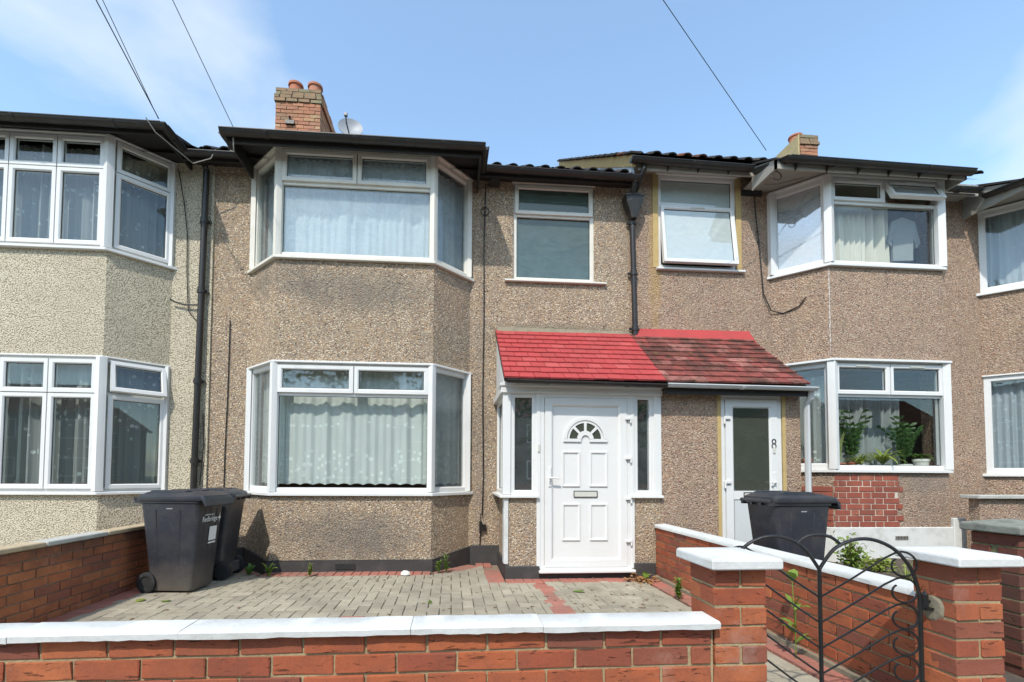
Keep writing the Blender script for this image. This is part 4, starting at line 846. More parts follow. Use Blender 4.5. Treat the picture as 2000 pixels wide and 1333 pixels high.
cn = canopy(h8, 5.46, 7.16, 'tile_red_worn', 3.06)
MB().add([(5.52, -.16, 2.965), (7.19, -.16, 2.965), (7.19, 0, 3.17), (5.52, 0, 3.16), (5.52, 0, 2.93), (7.19, 0, 2.93)], [(0, 1, 2, 3), (0, 4, 5, 1), (0, 3, 4), (1, 5, 2)]).build('flashing_band', 'tile_red', h8)
gutter(h8, [(5.46, -1.115, 2.175), (7.23, -1.115, 2.165)], .038, 'upvc_grey'); MB().box(5.48, 7.2, -1.05, -1.02, 2.08, 2.19).box(5.48, 7.2, -1.02, -.90, 2.13, 2.15).build('canopy_fascia', 'fascia_black', h8)
MB().tube([(7.215, -1.06, 2.15), (7.215, -1.05, 2.06), (7.215, -.99, 2.0), (7.215, -.99, .05)], .034, 10).build('downpipe', 'upvc_grey', h8, smooth=True)
MB().tube([(5.575, -.28, 5.26), (5.575, -.30, 5.20), (5.55, -.22, 5.10), (5.545, -.10, 5.0), (5.545, -.09, 4.92)], [.036, .036, .034, .022, .022], 10).build('swan_neck', 'gutter_black', h8, smooth=True)
cable(h8, [(7.28, -.03, 5.3), (7.30, -.016, 4.9), (7.36, -.016, 4.3), (7.40, -.02, 3.7), (7.50, -.03, 3.46), (7.62, -.10, 3.40), (7.74, -.24, 3.45), (7.79, -.30, 3.55)], .008)
MB().tube([(7.18 + .07 * math.cos(a), -.60 + .02 * math.sin(a), 5.0 + .07 * math.sin(a)) for a in [k * PI / 8 for k in range(17)]], .006, 6).tube([(7.17, -.74, 5.13), (7.16, -.66, 5.05), (7.20, -.58, 5.06)], .005, 6).tube([(7.1, -.5, 4.94), (7.3, -.48, 4.97), (7.7, -.42, 5.12)], .004, 6).build('cable', 'cable_black', h8, smooth=True)
MB().box(6.98 + .12, 7.40, -.03, .004, 5.10, 5.17).build('vent_grille', 'rubber', h8)
c8 = MB().box(10.575, 10.965, 3.17, 4.35, 7.3, 8.58).build('chimney', 'mortar_grey', h8)
brick_run(c8, (10.565, 3.19), (1, 0), .41, 7.75, 8, 'brick_stock', pitch=.205, nudge=.005); brick_run(c8, (10.55, 3.16), (1, 0), .45, 8.35, 1, 'brick_lichen', pitch=.225, nudge=.005); brick_run(c8, (10.56, 3.18), (1, 0), .42, 8.425, 2, 'brick_lichen', pitch=.21, nudge=.005)
MB().box(10.535, 10.575, 3.15, 4.36, 7.3, 8.60).build('flank_render', 'chimney_render', c8, bevel=.02)
MB().loft([[(10.74 + r * math.cos(2 * PI * q / 20), 3.5 + r * math.sin(2 * PI * q / 20), z) for q in range(20)] for z, r in ((8.55, .13), (8.76, .12), (8.765, .14), (8.80, .14), (8.80, .11), (8.7, .1))]).build('chimney_pot', 'pot_terracotta', c8, smooth=True)

# ================================================================== HOUSE D : house at the right edge
hr = thing('terraced_house', 'pebbledash terraced house cut off by the right edge with net-curtained bay', 'house', (13, 0, 0), 0, 'terraced houses in the row')
GA, GB, GC, GD = (10.74, 0), (11.20, -.455), (13.2, -.455), (13.66, 0)
mb = MB(); wall_grid(mb, [W8, 15.8], [-.1, 5.2], [(10.78, 13.62, 1.15, 2.62), (10.78, 13.62, 3.80, 5.04)], 0.002, .24)
pl = ((10.725, 0), (11.19, -.462), (13.21, -.462), (13.68, 0)); bay_prism(mb, pl, 0, 1.165); bay_prism(mb, pl, 2.62, 3.79); mb.build('wall', 'pebbledash_pink', hr); room(hr, W8 + .02, 15.7, .1, 2.75, 5.2)
for (z0, z1) in ((1.21, 2.60), (3.83, 5.02)):
    H = z1 - z0; bwo = None
    for p0, p1 in ((GB, GC), (GA, GB), (GC, GD)):
        Ls = math.dist(p0, p1); bwo = window(bwo, p0, p1, z0, z1, [], [(.06, Ls - .06, .06, H - .06, 'fix')], 'upvc', t=.075, root=hr, name='window_frame' if bwo else 'bay_window')
    posts(bwo, (GB, GC), z0, z1, 'upvc', .065); sill(bwo, (GA, GB, GC, GD), z0 - .045, z0 + .004, .055, 'upvc'); sill(bwo, (GA, GB, GC, GD), z1 - .002, z1 + .03, .03, 'upvc', 'head_trim', .02)
MB().box(10.5, 15.8, -.70, -.675, 4.92, 5.05).add([(x, y, z) for x in (10.5, 10.525) for y, z in ((.0, 4.92), (-.675, 4.92), (-.675, 5.05), (.0, 5.35))], [(0, 1, 2, 3), (7, 6, 5, 4), (0, 4, 5, 1), (1, 5, 6, 2), (2, 6, 7, 3)]).box(10.525, 15.8, -.675, 0, 5.06, 5.08).build('fascia', 'soffit_white', hr)
gutter(hr, [(10.48, -.3, 5.10), (10.46, -.765, 5.02), (15.8, -.765, 5.02)], .055); roof(hr, W8 + .03, 15.8, -.31, 5.19, .66, tiles=False)
MB().add([(10.48, -.73, 5.06), (15.8, -.73, 5.06), (15.8, .40, 5.6), (10.48, .40, 5.6), (10.48, -.73, 5.04), (15.8, -.73, 5.04), (15.8, .40, 5.55), (10.48, .40, 5.55)], [(0, 1, 2, 3), (4, 5, 6, 7), (0, 1, 5, 4), (0, 3, 7, 4), (1, 2, 6, 5)]).build('bay_roof', 'tile_dark', hr)
#SPLIT3
# ================================================================== curtains and things behind the glass
def inset(pl): return [(x, y) for x, y in pl]
curtain('net_curtain', 'sheer bluish net curtain filling the upper bay above the red-roofed porch house', 'curtain', ((.53, .02), (.97, -.43), (2.82, -.43), (3.26, .02)), 3.76, 5.06, 17, .030, 'net_blue', 3, off=.13)
curtain('net_curtain', 'white lace net curtain with scalloped hem in the lower bay between bins and door', 'curtain', ((.53, .02), (.97, -.43), (2.82, -.43), (3.26, .02)), 1.015, 2.44, 15, .018, 'net_lace', 5, .02, off=.13, nx=420)
curtain('net_curtain', 'thin floral net curtain in the upper bay of the cream house', 'curtain', ((-3.57, .02), (-3.13, -.43), (-.97, -.43), (-.53, .02)), 3.76, 5.04, 22, .035, 'net_thin', 8, off=.13)
curtain('net_curtain', 'flower-patterned net curtain in the lower bay of the cream house behind the bins', 'curtain', ((-3.57, .02), (-3.13, -.43), (-.97, -.43), (-.53, .02)), .95, 2.46, 22, .035, 'net_thin', 9, off=.13)
curtain('drape', 'bunched beige drape behind the upper bay window with one top light open', 'curtain', ((8.06, -.43), (9.06, -.43)), 3.95, 4.98, 6, .05, 'drape_beige', 4, off=.17, gather=.6)
curtain('net_curtain', 'pale curtain behind the bright left side pane of the upper bay of number 8', 'curtain', ((7.58, .02), (7.98, -.40)), 3.95, 5.1, 4, .03, 'net_white', 12, off=.10)
curtain('drape', 'sagging grey curtain behind the houseplants in the ground floor bay of number 8', 'curtain', ((8.05, -.2), (9.30, -.2)), 1.2, 2.35, 12, .035, 'drape_grey', 14, off=.12)
curtain('net_curtain', 'white net hanging in the side pane next to the white downpipe', 'curtain', ((7.70, -.06), (7.95, -.36)), 1.2, 2.5, 3, .03, 'net_thin', 15, off=.14)
curtain('net_curtain', 'grey-blue net curtain in the upper window at the right edge', 'curtain', ((10.77, .02), (11.2, -.43), (12.6, -.43)), 3.83, 4.98, 13, .035, 'net_grey', 18, off=.12)
curtain('net_curtain', 'grey-blue net curtain in the lower window at the right edge', 'curtain', ((10.77, .02), (11.2, -.43), (12.6, -.43)), 1.2, 2.55, 13, .035, 'net_grey', 19, off=.12)
# shirt on a hanger
def shirt():
    q = [(-.20, 0), (.16, 0), (.17, .34), (.27, .20), (.36, .27), (.22, .58), (.06, .63), (-.06, .63), (-.22, .58), (-.34, .26), (-.25, .20), (-.20, .34)]
    mb = MB()
    vs = [(9.27 + a * .72, -.27 + .02 * math.sin(a * 25), 4.13 + b * .95) for a, b in q] + [(9.27 + a * .72, -.235 + .02 * math.sin(a * 25), 4.13 + b * .95) for a, b in q]; n = len(q)
    mb.add(vs, [tuple(range(n)), tuple(range(2 * n - 1, n - 1, -1))] + [(i, (i + 1) % n, n + (i + 1) % n, n + i) for i in range(n)])
    o = mb.build('shirt', 'shirt', None); tag(o, 'grey short-sleeved shirt hanging beside the beige drape in the upper bay', 'shirt')
    MB().tube([(9.27, -.255, 4.72), (9.27, -.255, 4.82), (9.28, -.255, 4.86), (9.30, -.255, 4.84)], .004, 6).build('hanger', 'black_iron', o)
shirt()
# houseplants on the inner sill of number 8
MB().box(8.03, 9.58, -.40, -.05, 1.215, 1.235).box(7.70, 8.03, -.2, -.05, 1.215, 1.235).build('window_board', 'upvc', h8)
def leaf_mesh(L, wd, bend, fold=.3, tip=1.0, seg=6):
    vs = []; fs = []
    for k in range(seg + 1):
        t_ = k / seg; wv = wd * (math.sin(PI * min(1, t_ * .85 + .12)) ** .8) * (1 if t_ < 1 else .05); a = bend * t_
        x = L * (math.sin(a) / max(bend, 1e-3) if bend > 1e-3 else 0) * 0 + 0
        px = L * (1 - math.cos(a)) / max(bend, 1e-3); pz = L * math.sin(a) / max(bend, 1e-3)
        vs += [(px, -wv, pz + fold * wv), (px, 0, pz), (px, wv, pz + fold * wv)]
    for k in range(seg):
        for q in (0, 1): fs.append((k * 3 + q, k * 3 + q + 1, (k + 1) * 3 + q + 1, (k + 1) * 3 + q))
    return vs, fs
def pot(parent, x, y, z, r, h, mat):
    k = 18; MB().loft([[(x + q * math.cos(2 * PI * i / k), y + q * math.sin(2 * PI * i / k), zz) for i in range(k)] for zz, q in ((z, r * .72), (z + h * .8, r * .95), (z + h * .8, r * 1.05), (z + h, r * 1.05), (z + h, r * .9), (z + h * .85, r * .88))]).build('pot', mat, parent, smooth=True)
def plant(label, x, y, kind, potmat, r=.07, h=.11, n=7, L=.35, wd=.02, mat='leaf_snake', z=1.235, seed=0):
    rr = random.Random(seed); t_ = thing('potted_plant', label, 'houseplant', (x, y, z), 0, 'houseplants on the window sill'); pot(t_, x, y, z, r, h, potmat)
    fo = MB()
    for k in range(n):
        a = 2 * PI * k / n + rr.uniform(-.4, .4)
        if kind == 'snake':
            vs, fs = leaf_mesh(L * rr.uniform(.6, 1.1), wd, rr.uniform(.1, .55), .3); m_ = T(x + .02 * math.cos(a), y + .02 * math.sin(a), z + h * .85, a)
            MB(m_).add(vs, fs).build('leaf', mat, t_, smooth=True)
        elif kind == 'arch':
            vs, fs = leaf_mesh(L * rr.uniform(.6, 1.1), wd * rr.uniform(.7, 1.1), rr.uniform(1.2, 2.3), .35, seg=8); fo.M = T(x, y, z + h * .85, a, 0, rr.uniform(.0, .5)); fo.add(vs, fs)
        elif kind == 'zz':
            st = L * rr.uniform(.7, 1.1); bend = rr.uniform(.2, .9); base = T(x, y, z + h * .8, a)
            pts = [base @ Vector((st * (1 - math.cos(bend * q / 8)) / bend, 0, st * math.sin(bend * q / 8) / bend)) for q in range(9)]; fo.M = None; fo.tube(pts, [.008 - .0006 * q for q in range(9)], 5)
            for q in range(2, 9):
                for sd in (-1, 1):
                    vs, fs = leaf_mesh(.085, .02, .5, .2, seg=3); d = (pts[q] - pts[q - 1]).normalized()
                    fo.M = Matrix.Translation(pts[q]) @ Matrix.Rotation(a, 4, 'Z') @ Matrix.Rotation(sd * 1.0, 4, 'X') @ Matrix.Rotation(.4, 4, 'Y'); fo.add(vs, fs)
    if fo.v: tag(fo.build('foliage', mat, t_, smooth=True), kind='stuff')
plant('small snake plant in terracotta pot at the side pane by the downpipe', 7.90, -.14, 'snake', 'pot_terracotta', .06, .16, 5, .36, .022, 'leaf_green', seed=2)
plant('variegated snake plant in terracotta pot at left of the front pane', 8.21, -.29, 'snake', 'pot_terracotta', .085, .10, 8, .46, .026, 'leaf_snake', seed=3)
plant('low spider plant with thin arching leaves in a pale pot', 8.50, -.32, 'arch', 'pot_white', .08, .08, 60, .28, .008, 'leaf_yellow', seed=4)
plant('tall dark feathery houseplant behind the spider plant', 8.50, -.20, 'zz', 'pot_terracotta', .07, .12, 11, .68, .02, 'leaf_dark', seed=5)
plant('broad-leaved arching green plant at the middle of the sill', 8.84, -.30, 'arch', 'rubber', .08, .08, 34, .36, .018, 'leaf_yellow', seed=6)
plant('dark glossy houseplant with upright stems in white pot at right of the sill', 9.20, -.26, 'zz', 'pot_white', .08, .09, 11, .62, .02, 'leaf_dark', seed=7)
plant('small bright green leafy plant in pale pot at the right end of the sill', 9.42, -.28, 'arch', 'pot_white', .09, .16, 40, .17, .022, 'leaf_green', seed=8)

# ================================================================== garden walls, piers, gate
fwl = thing('garden_wall', 'low red brick front wall with white-painted coping along the bottom of the picture', 'garden wall', (2, -4.25, -.1))
XL, XR = -.78, 4.10
MB().box(XL, XR, -4.297, -4.21, -.12, .572).build('mortar', 'mortar_sand', fwl)
brick_run(fwl, (XL - .013 + .0, -4.254), (1, 0), XR - XL + .01, .572 - 9 * .075, 9, 'brick_red', off=.045, nudge=.0025)
mb = MB()
cuts = [XL, .55, 1.56, 2.12, 2.93, 3.42, 4.112]
for a, b in zip(cuts, cuts[1:]):
    dz = R.uniform(-.0015, .0015); n_ = 14
    rings = []
    for k in range(n_ + 1):
        x = a + (b - a) * k / n_ - (.0 if k < n_ else .002); j = R.uniform(-.002, .002)
        rings.append([(x, -4.338 + j, .572 + dz + R.uniform(-.003, .002)), (x, -4.340 + j, .592 + dz), (x, -4.330 + j, .598 + dz + j * .5), (x, -4.205, .600 + dz + j * .5), (x, -4.195, .592 + dz), (x, -4.195, .572 + dz)])
    MB().loft(rings).build('coping', 'masonry_white', fwl, smooth=True)
def pier(label, x0, x1, y0, y1, z0, rows, mat, mortm, capz, capm, name='gate_pier', cap=(.035, .05), capt=.045):
    t_ = thing(name, label, 'gate pier', ((x0 + x1) / 2, (y0 + y1) / 2, z0), 0, 'brick gate piers'); g = .007
    MB().box(x0 + g, x1 - g, y0 + g, y1 - g, z0, z0 + rows * .075).build('mortar', mortm, t_)
    lx, ly = x1 - x0, y1 - y0
    for r in range(rows):
        z = z0 + (r + .5) * .075
        if r % 2: specs = [(x0 + .0535, (y0 + y1) / 2, PI / 2, ly, .107), (x1 - .0535, (y0 + y1) / 2, PI / 2, ly, .107)]
        else: specs = [((x0 + x1) / 2, y0 + .0535, 0, lx, .107), ((x0 + x1) / 2, y1 - .0535, 0, lx, .107)]
        for (x, y, rz, l, wd) in specs:
            inst('brick', brick(l, wd - .007, .065, mat, R.randint(0, 3)), t_, T(x + R.uniform(-.002, .002), y + R.uniform(-.002, .002), z, rz))
    zt = z0 + rows * .075; e, f = cap
    MB().loft([[(cx, cy, z) for cx, cy in ((x0 - e + q, y0 - f + q), (x1 + e - q, y0 - f + q), (x1 + e - q, y1 + f - q), (x0 - e + q, y1 + f - q))] for z, q in ((zt + .002, .003), (zt + .008, 0), (zt + capt - .006, 0.0), (zt + capt, .006))] + [[((x0 + x1) / 2 + a * .02, (y0 + y1) / 2 + b * .02, zt + capt + capz) for a, b in ((-1, -1), (1, -1), (1, 1), (-1, 1))]]).build('cap', capm, t_, bevel=.004)
    return t_
pier('red brick gate pier with white cap left of the black iron gate', 4.105, 4.322, -4.305, -4.115, -.105, 12, 'brick_red', 'mortar_sand', .012, 'masonry_white')
p2 = pier('red brick gate pier with white cap carrying the hinge of the iron gate', 5.13, 5.347, -4.305, -4.13, -.105, 12, 'brick_red', 'mortar_sand', .012, 'masonry_white')
MB().loft([[(5.1295 - d_, -4.21 + r_ * .05 * math.cos(a), .60 + r_ * .06 * math.sin(a)) for a in [2 * PI * k / 12 + .2 * math.sin(k * 5) for k in range(12)]] for d_, r_ in ((-.004, 1.0), (.002, .8), (.004, .3))]).build('mortar_patch', 'cement', p2)
pier('dark weathered brick pier with mossy stone cap behind the right white-capped pier', 6.297, 6.525, -3.656, -3.41, -.07, 12, 'brick_dark', 'mortar_moss', .03, 'lichen_stone', cap=(.035, .035), capt=.05)
nw = thing('garden_wall', 'dark rough brick wall running back from the mossy pier at right edge', 'garden wall', (6.9, -3.5, 0))
MB().box(6.525, 8.6, -3.59, -3.50, -.1, .55).build('mortar', 'mortar_moss', nw); brick_run(nw, (6.54, -3.55), (1, 0), 2.0, -.08, 8, 'brick_dark'); MB().box(6.53, 8.6, -3.65, -3.45, .55, .60).build('coping', 'lichen_stone', nw, bevel=.01)
rw = thing('garden_wall', 'red brick side wall with white coping running from porch to gate', 'garden wall', (5.45, -2.5, 0))
MB().box(5.408, 5.492, -4.085, -.93, -.08, .565).build('mortar', 'mortar_sand', rw); brick_run(rw, (5.45, -4.08), (0, 1), 3.14, -.035, 8, 'brick_red', first=1, nudge=.0025)
n_ = 40; MB().loft([[(5.383 + R.uniform(-.002, .002), y, .563), (5.383 + R.uniform(-.002, .002), y, .585), (5.392, y, .597), (5.508, y, .605), (5.517, y, .590), (5.517, y, .563)] for y in [-4.085 + 3.14 * k / n_ for k in range(n_ + 1)]]).build('coping', 'masonry_white', rw, smooth=True)
MB().box(5.36, 5.40, -4.08, -.95, -.05, .03).build('footing', 'cement', rw)
lw = thing('garden_wall', 'weathered orange brick side wall with concrete coping beside the two bins', 'garden wall', (-.13, -2.4, 0))
MB().box(-.172, -.088, -4.19, -.02, -.08, .575).build('mortar', 'mortar_grey', lw); brick_run(lw, (-.13, -4.18), (0, 1), 4.15, -.03, 8, 'brick_old', nudge=.004)
for a, b, mt_ in ((-4.19, -2.95, 'coping_buff'), (-2.95, -2.20, 'coping_buff'), (-2.195, -1.55, 'coping_grey'), (-1.545, -.75, 'coping_buff'), (-.745, -.02, 'coping_buff')): MB().box(-.215, -.062, a + .003, b - .003, .574, .612).build('coping', mt_, lw, bevel=.007)
bw_ = thing('garden_wall', 'short pebbledash wall with thin concrete slab top below the right edge windows', 'garden wall', (10.5, -.72, 0))
MB().box(9.64, 11.8, -.78, -.66, 0, .885).build('wall', 'pebbledash_pink', bw_); MB().box(9.56, 11.8, -.84, -.62, .888, .932).build('coping', 'coping_grey', bw_, bevel=.006)

# wrought iron gate
GY = -4.10; GT = math.radians(15.0); gt = thing('iron_gate', 'black wrought iron garden gate with arched top and scrolls between the piers', 'gate', (4.715, GY, 0))
def P3(pts): return [(4.715 + (x - XC) * math.cos(GT), GY - (x - XC) * math.sin(GT), z) for x, z in pts]      # stands slightly ajar
def smooth_pts(pts, n=8):
    out_ = []; q = [pts[0]] + list(pts) + [pts[-1]]
    for i in range(1, len(q) - 2):
        for k in range(n):
            t_ = k / n; out_.append(tuple(.5 * (2 * b + (-a + c) * t_ + (2 * a - 5 * b + 4 * c - d) * t_ * t_ + (-a + 3 * b - 3 * c + d) * t_ ** 3) for a, b, c, d in zip(q[i - 1], q[i], q[i + 1], q[i + 2])))
    return out_ + [pts[-1]]
XC, XS = 4.72, .385                                   # centre stile and half width
fr = MB().tube(P3([(XC, -.05), (XC, .745)]), .0085, 8)
for s in (-1, 1):
    fr.tube(P3([(XC + s * XS, -.05), (XC + s * XS, .62)]), .009, 8, False)
    arc = smooth_pts([(XC, .745), (XC + s * .06, .835), (XC + s * .135, .878), (XC + s * .215, .882), (XC + s * .296, .842), (XC + s * .355, .762), (XC + s * .383, .66), (XC + s * XS, .60)])
    fr.tube(P3(arc), .0078, 8)
fr.tube(P3([(XC - XS, .0), (XC + XS, .0)]), .009, 8)
fr.tube(P3(smooth_pts([(XC - .09, .855), (XC - .05, .888), (XC, .897), (XC + .05, .888), (XC + .09, .855)])), .007, 8)
fr.build('gate_frame', 'black_iron', gt, smooth=True)
for s in (-1, 1):
    for k in range(7):
        zb = .625 - k * .112
        if zb < -.12: continue
        cx_, cz_ = XC + s * (XS - .062), zb + .155
        arc = []
        for q in range(37):
            a = -.55 + 6.0 * q / 36; k_ = 1 if q < 18 else 1 - .42 * ((q - 18) / 18) ** 1.4
            arc.append((cx_ + s * .055 * math.sin(a) * k_, cz_ + .054 * math.cos(a) * k_))
        MB().tube(P3([(XC + s * .008, zb), (XC + s * .13, zb + .085), (XC + s * .255, zb + .178)] + arc), .0045, 6).build('scroll_bar', 'black_iron', gt, smooth=True)
MB().tube([(5.085, -4.20, .625), (5.135, -4.205, .625)], .008, 6).tube([(5.105, -4.205, .59), (5.105, -4.205, .655)], .012, 8).box(5.095, 5.135, -4.225, -4.185, .592, .602).tube([(5.105, -4.205, .655), (5.105, -4.205, .67)], [.011, .004], 8).build('hinge', 'black_iron', gt, smooth=True)

# ================================================================== wheelie bins
def rrect(w_, d_, r, z, cy=0, n=4):
    pts = []
    for (sx, sy, a0) in ((1, 1, 0), (-1, 1, PI / 2), (-1, -1, PI), (1, -1, 3 * PI / 2)):
        for k in range(n + 1):
            a = a0 + PI / 2 * k / n; pts.append((sx * (w_ / 2 - r) + r * math.cos(a), cy + sy * (d_ / 2 - r) + r * math.sin(a), z))
    return pts
def bin_(label, x, y, z, rz, logo=False, sc=(1, 1)):
    """local: front +y, hinge and wheels at -y"""
    t_ = thing('wheelie_bin', label, 'bin', (x, y, z), rz, 'dark wheelie bins'); wm_ = WM[t_] @ Matrix.Diagonal((sc[0], sc[1], 1, 1))
    body = MB(wm_).loft([rrect(.42, .44, .05, .02, .01), rrect(.44, .47, .05, .05, .01), rrect(.50, .56, .05, .5, .005), rrect(.545, .64, .05, .86, 0.0), rrect(.575, .68, .05, .865, 0.0), rrect(.575, .68, .05, .895, 0), rrect(.52, .62, .05, .895, 0), rrect(.50, .6, .05, .85, 0)])
    for s in (-1, 1):
        for yy in (-.12, .10):
            body.add([(s * (.213 + .068 * (zz - .05) / .81 + e), yy * (1 + .25 * zz) + q, zz) for zz in (.10, .80) for e, q in ((-.01, -.012), (.006, 0), (-.01, .012))], [(0, 1, 4, 3), (1, 2, 5, 4)])
    for xx in (-.12, 0, .12): body.add([(xx + q, .225 + .10 * zz + e, zz) for zz in (.08, .80) for q, e in ((-.012, -.01), (0, .014), (.012, -.01))], [(0, 1, 4, 3), (1, 2, 5, 4)])
    b = body.build('body', 'bin_plastic', t_, smooth=True)
    lid = MB(wm_)
    lid.loft([rrect(.60, .73, .05, .885, .025), rrect(.615, .75, .05, .90, .03), rrect(.60, .73, .05, .935, .025), rrect(.50, .62, .06, .955, .0), rrect(.44, .54, .06, .968, -.02), rrect(.2, .2, .06, .972, -.03)])
    for s in (-1, 1): lid.add([(s * .17 + a, yy, zz) for yy, zz in ((-.30, .945), (-.2, .985), (.10, .985), (.22, .95)) for a in (-.075, .075)] + [(s * .17 + a, yy, .93) for yy in (-.30, -.2, .10, .22) for a in (-.08, .08)], [(0, 1, 3, 2), (2, 3, 5, 4), (4, 5, 7, 6), (0, 2, 10, 8), (2, 4, 12, 10), (4, 6, 14, 12), (1, 9, 11, 3), (3, 11, 13, 5), (5, 13, 15, 7), (6, 7, 15, 14), (0, 8, 9, 1)])
    lid.add([(a, .36 + e, zz) for a in (-.30, .30) for e, zz in ((.0, .90), (.045, .90), (.055, .84), (.045, .83), (.02, .87))], [(0, 1, 6, 5), (1, 2, 7, 6), (2, 3, 8, 7), (3, 4, 9, 8), (0, 1, 2, 3, 4), (9, 8, 7, 6, 5)])
    lo = lid.build('lid', 'bin_plastic', t_, smooth=True)
    for s in (-1, 1): MB(wm_).box(s * .17 - .055, s * .17 + .055, .105, .16, .951, .978).build('lid_grip', 'shadow_gap', lo)
    hdl = MB(wm_).tube([(-.27, -.375, .90), (.27, -.375, .90)], .018, 8)
    for xx in (-.25, -.08, .08, .25): hdl.box(xx - .02, xx + .02, -.38, -.30, .86, .915)
    hdl.build('handle', 'bin_plastic', t_, smooth=True)
    for s in (-1, 1):
        k = 24; X = s * .235
        wh = MB(wm_).loft([[(X + e, -.24 + r_ * math.cos(2 * PI * q / k), .10 + r_ * math.sin(2 * PI * q / k)) for q in range(k)] for e, r_ in ((-.028, .05), (-.028, .088), (-.022, .099), (.022, .099), (.028, .088), (.028, .062), (.018, .058), (.018, .02))]).build('wheel', 'rubber', t_, smooth=True)
    MB(wm_).tube([(-.25, -.24, .10), (.25, -.24, .10)], .012, 8).box(-.16, .16, -.30, -.17, .06, .16).build('axle', 'bin_plastic', t_)
    if logo:
        up_ = Matrix.Rotation(PI / 2 - .10, 4, 'X'); base = wm_ @ Matrix.Rotation(PI, 4, 'Z')
        def onfront(xx, zz, e=.004): return wm_ @ Matrix.Translation((xx, .225 + .112 * zz + e + .006, zz)) @ Matrix.Rotation(PI, 4, 'Z') @ Matrix.Rotation(PI / 2 + .10, 4, 'X')
        inst('lettering', text_mesh('Redbridge', .075, 'sticker', .0008), b, onfront(.02, .675)); inst('lettering', text_mesh('London Borough of', .024, 'sticker', .0006), b, onfront(.04, .735))
        st = []
        for k in range(8): r_ = .05 if k % 2 == 0 else .016; st.append((r_ * math.sin(PI * k / 4) * .7, r_ * math.cos(PI * k / 4) * 1.1, 0))
        inst('emblem', MB().add(st + [(a, b_, .001) for a, b_, c in st], [tuple(range(7, -1, -1)), tuple(range(8, 16))]).mesh('emblem'), b, onfront(-.18, .70)).data.materials.append(M['sticker'])
        mb_ = MB().box(-.075, .075, -.07, .07, 0, .001).box(-.075, .075, -.10, -.085, 0, .001); o_ = inst('sticker', mb_.mesh('sticker'), b, onfront(-.07, .55)); o_.data.materials.append(M['sticker'])
    MB(wm_).box(.2695, .2715, -.03, .035, .805, .815).build('lettering_strip', 'dish_grey', b)
    return t_
bin_('dark wheelie bin with white council lettering nearest the left side wall', .40, -1.21, 0, -PI / 2 - .10, True, (.76, .90))
bin_('dark wheelie bin squeezed behind the lettered bin against the bay', .40, -.68, 0, PI / 2 + .05, False, (.82, .88))
bin_('dark wheelie bin behind the white-topped side wall in front of door 8', 6.21, -1.95, .03, -PI / 2 + .04, sc=(.74, .84))

# ================================================================== weeds, litter, wires
def weed(label, x, y, z, n, h, mat='leaf_weed', wd=.02, spread=.8, seed=0, kind='leafy', cat='weed'):
    rr = random.Random(seed); mb = MB()
    for k in range(n):
        a = rr.uniform(0, 6.28); L = h * rr.uniform(.5, 1.1)
        if kind == 'leafy':
            vs, fs = leaf_mesh(L, wd * rr.uniform(.6, 1.2), rr.uniform(.3, 1.6) * spread + .05, .3, seg=5); mb.M = T(x + rr.uniform(-.02, .02), y + rr.uniform(-.02, .02), z + rr.uniform(0, h * .3), a); mb.add(vs, fs)
        else:
            bend = rr.uniform(.1, .5) * spread + .05; base = T(x, y, z, a); pts = [base @ Vector((L * (1 - math.cos(bend * q / 6)) / bend, 0, L * math.sin(bend * q / 6) / bend)) for q in range(7)]; mb.M = None; mb.tube(pts, .0035, 4)
            for q in (range(1, 7) if kind == 'stem' else (2, 4, 6)):
                for sd in range(3 if kind == 'stem' else 2):
                    vs, fs = leaf_mesh(h * (rr.uniform(.15, .38) if kind == 'stem' else .22), wd * rr.uniform(.6, 1.2), rr.uniform(.5, 1.2), .3, seg=3); mb.M = Matrix.Translation(pts[q]) @ Matrix.Rotation(rr.uniform(0, 6.3), 4, 'Z') @ Matrix.Rotation(rr.uniform(.2, 1.0), 4, 'Y'); mb.add(vs, fs)
    return tag(mb.build('weed', mat, None, smooth=True), label, cat, 'weeds in the paving joints')
def bush(label, x, y, z, r, h, n, mat, s_, seed):
    rr = random.Random(seed); mb = MB(); t_ = thing('shrub', label, 'shrub', (x, y, z)); st = MB()
    for k in range(9):
        a = rr.uniform(0, 6.3); e = Vector((x + r * .7 * math.cos(a) * rr.random(), y + r * .7 * math.sin(a) * rr.random(), z + h * rr.uniform(.6, 1.0))); st.tube([(x, y, z), ((x + e.x) / 2, (y + e.y) / 2, z + h * .4), tuple(e)], .004, 5)
        for q in range(n // 9):
            f = rr.uniform(.1, 1.05); p = Vector((x, y, z)).lerp(e, f) + Vector((rr.gauss(0, r * .28), rr.gauss(0, r * .28), rr.gauss(0, h * .07)))
            vs, fs = leaf_mesh(s_ * rr.uniform(1.2, 2.4), s_ * rr.uniform(.3, .6), rr.uniform(.3, 1.2), .3, seg=3); mb.M = T(p.x, p.y, max(z, p.z), rr.uniform(0, 6.3), rr.uniform(-.6, .6), rr.uniform(.2, 1.5)); mb.add(vs, fs)
    st.build('stems', 'timber', t_); tag(mb.build('foliage', mat, t_, smooth=True), kind='stuff')
weed('broad-leaved weed at the foot of the bay next to the bins', 1.03, -.66, 0, 14, .13, wd=.022, spread=1.3, seed=1)
weed('flat dark weed beside the wheel of the rear bin', .80, -.62, 0, 9, .12, 'leaf_green', .02, 1.5, 2)
weed('yellow-green tufted weed under the air brick side of the lower bay', 1.50, -.72, 0, 9, .12, 'leaf_yellow', .009, .8, 3, 'stem')
weed('spindly weed pair at the right corner of the bay plinth', 2.93, -.62, 0, 4, .19, 'leaf_weed', .008, .6, 4, 'stem')
weed('second spindly weed right of the bay corner', 3.02, -.60, 0, 4, .19, 'leaf_weed', .008, .5, 5, 'stem')
